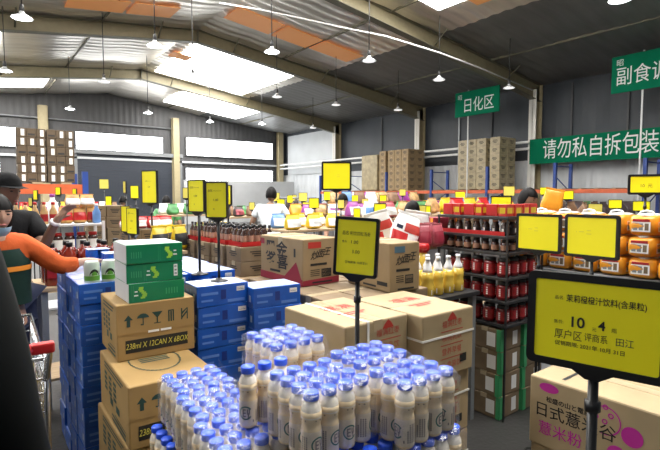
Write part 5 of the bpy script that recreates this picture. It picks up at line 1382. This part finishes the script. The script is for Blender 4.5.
# vest over the jacket
vst = MB()
rows = [(1.02, .175, .135), (1.12, .170, .13), (1.22, .172, .135), (1.30, .165, .135), (1.37, .115, .12)]
n = 24; vs = []; fs = []
for (z, a, b) in rows:
    for i in range(n):
        u = 2 * PI * i / n; vs.append((a * k * 1.06 * math.cos(u), (b * 1.10 * math.sin(u) - (z - .95) * math.sin(R(4))) * k, z * k))
for j in range(len(rows) - 1):
    for i in range(n): fs.append((j * n + i, j * n + (i + 1) % n, (j + 1) * n + (i + 1) % n, (j + 1) * n + i))
vst.add(vs, fs, 'cloth_green', True); vo = obj('vest', vst, t)
st = MB(); vs = []; fs = []
for z in (1.235, 1.265):
    for i in range(n + 1):
        u = PI + PI * i / n; vs.append((.172 * k * 1.08 * math.cos(u), (.135 * 1.13 * math.sin(u) - (z - .95) * math.sin(R(4))) * k, z * k))
for i in range(n): fs.append((i, i + 1, n + 2 + i, n + 1 + i))
st.add(vs, fs, 'stripe_orange', True); obj('vest_stripe', st, vo)
m = MB(); vs = []; fs = []   # face mask pulled under the chin
for j, z in enumerate((-.125, -.105, -.085, -.066)):
    for i in range(13):
        u = PI * 1.08 + PI * .84 * i / 12; r = (.045, .060, .066, .068)[j]; vs.append((r * 1.02 * math.cos(u) * k, (r * 1.35 * math.sin(u) - .008) * k, z * k))
for j in range(3):
    for i in range(12): fs.append((j * 13 + i, j * 13 + i + 1, (j + 1) * 13 + i + 1, (j + 1) * 13 + i))
m.add(vs, fs, 'mask_blue', True, HM); obj('face_mask', m, t)
# man in black with cap, arm raised to the shelf
t, pts, HM, k = human('man in black with black cap raising his hand to the shelf', (.20, 4.02, 0), R(18), 1.74, 'skin_dark', 'cloth_black', 'cloth_navy', {1: ((.17, -.19, 1.20), (.19, -.34, 1.40), (.55, -.15, .65)), -1: ((-.25, 0, 1.12), (-.25, -.1, .9))}, (R(20), R(5)), R(4), .75, bulky=1.1)
m = MB(); vs = []; fs = []; nn = 24
for j in range(9):
    v = .28 + (PI / 2 - .28) * j / 8
    for i in range(nn): u = 2 * PI * i / nn; vs.append((.088 * k * math.cos(v) ** .7 * math.cos(u), .110 * k * math.cos(v) ** .7 * math.sin(u), (.128 * math.sin(v) + .006) * k))
for j in range(8):
    for i in range(nn): fs.append((j * nn + i, j * nn + (i + 1) % nn, (j + 1) * nn + (i + 1) % nn, (j + 1) * nn + i))
m.add(vs, fs, 'cloth_black', True, HM); cp = obj('cap', m, t)
m = MB(); vs = []; n = 14
for i in range(n + 1): u = PI + PI * i / n; vs += [(.085 * k * math.cos(u), .098 * k * math.sin(u), .046 * k), (.085 * k * math.cos(u), (.098 * math.sin(u) - .07 * abs(math.sin(u)) ** .6) * k, .036 * k)]
m.add(vs, [(2 * i, 2 * i + 1, 2 * i + 3, 2 * i + 2) for i in range(n)], 'cloth_black', True, HM); obj('cap_brim', m, cp)
w, e = Vector(pts['Lwr']), Vector(pts['Lel']); dd = (w - e).normalized()
m = MB(); m.tube([w - dd * .035, w - dd * .015], .032 * k, "white_plastic", 14); obj('wristband', m, t)
# man in white T-shirt, seen from behind
p = at(270, 225, 7.3)
human('man in white T-shirt seen from behind beyond the cartons', (p.x, p.y, 0), R(135), 1.72, 'skin_dark', 'cloth_white', 'cloth_navy', {-1: ((-.30, -.06, 1.16), (-.26, -.30, 1.06)), 1: ((.30, -.04, 1.14), (.22, -.28, 1.02))}, (0, R(14)), R(6), .62, face=True)
# shopper in white, second
p = at(343, 215, 7.2); human('second shopper in white, behind the centre sign', (p.x, p.y, 0), R(-40), 1.62, 'skin', 'cloth_white', 'cloth_navy', None, (0, R(20)), R(6), .6, hands=False)
p = at(402, 222, 5.4); human('shopper with black hair bending behind the rice bags', (p.x, p.y, 0), R(-20), 1.58, 'skin_dark', 'cloth_black', 'cloth_navy', None, (0, R(40)), R(22), .6, hands=False)
p = at(524, 205, 5.1); human('shopper in white behind the orange bags', (p.x, p.y, 0), R(-25), 1.67, 'skin_dark', 'cloth_white', 'cloth_navy', {1: ((.25, -.1, 1.15), (.20, -.30, 1.15)), -1: ((-.25, 0, 1.12), (-.2, -.25, 1.05))}, (R(25), R(15)), R(4), .7)
p = at(166, 205, 8.9); human('shopper in dark green at the table right of the shutter', (p.x, p.y, 0), R(160), 1.60, 'skin_dark', 'green_bag', 'cloth_navy', None, (0, R(25)), R(14), .8, hands=False)
p = at(121, 208, 9.5); human('far shopper in white before the dark shutter', (p.x, p.y, 0), R(150), 1.60, 'skin_dark', 'cloth_white', 'cloth_navy', None, (0, R(25)), R(14), .6, hands=False)
# person in a dark coat, cut by the left edge
t, pts, HM, k = human('person in a long dark coat, cut off by the left edge', (-.172, 1.256, 0), R(146), 1.80, 'skin', 'cloth_coat', 'cloth_coat', {1: ((.27, .02, 1.12), (.26, -.12, .90)), -1: ((-.25, .02, 1.12), (-.26, -.06, .86))}, (0, 0), 0, 1.95, bulky=1.18, topname='dark_coat')
m = MB(); vs = []; fs = []; n = 28
for (z, a, b) in ((.42, .25, .20), (.60, .24, .19), (.80, .23, .18), (.98, .225, .17), (1.15, .21, .155), (1.30, .205, .15)):
    for i in range(n): u = 2 * PI * i / n; q = 1 + .03 * math.sin(6 * u) * (1.3 - z); vs.append((a * q * math.cos(u), b * q * math.sin(u), z))
for j in range(5):
    for i in range(n): fs.append((j * n + i, j * n + (i + 1) % n, (j + 1) * n + (i + 1) % n, (j + 1) * n + i))
m.add(vs, fs, 'cloth_coat', True); obj('coat_skirt', m, t)

# ================================================================ LIGHT
w = bpy.data.worlds.new('world'); SC.world = w; w.use_nodes = True
bg = w.node_tree.nodes['Background']; bg.inputs['Color'].default_value = (.85, .92, 1., 1); bg.inputs['Strength'].default_value = .26
SC.view_settings.view_transform = 'Standard'; SC.view_settings.look = 'None'; SC.view_settings.gamma = 1; SC.view_settings.use_curve_mapping = False
SC.view_settings.exposure = -1.05
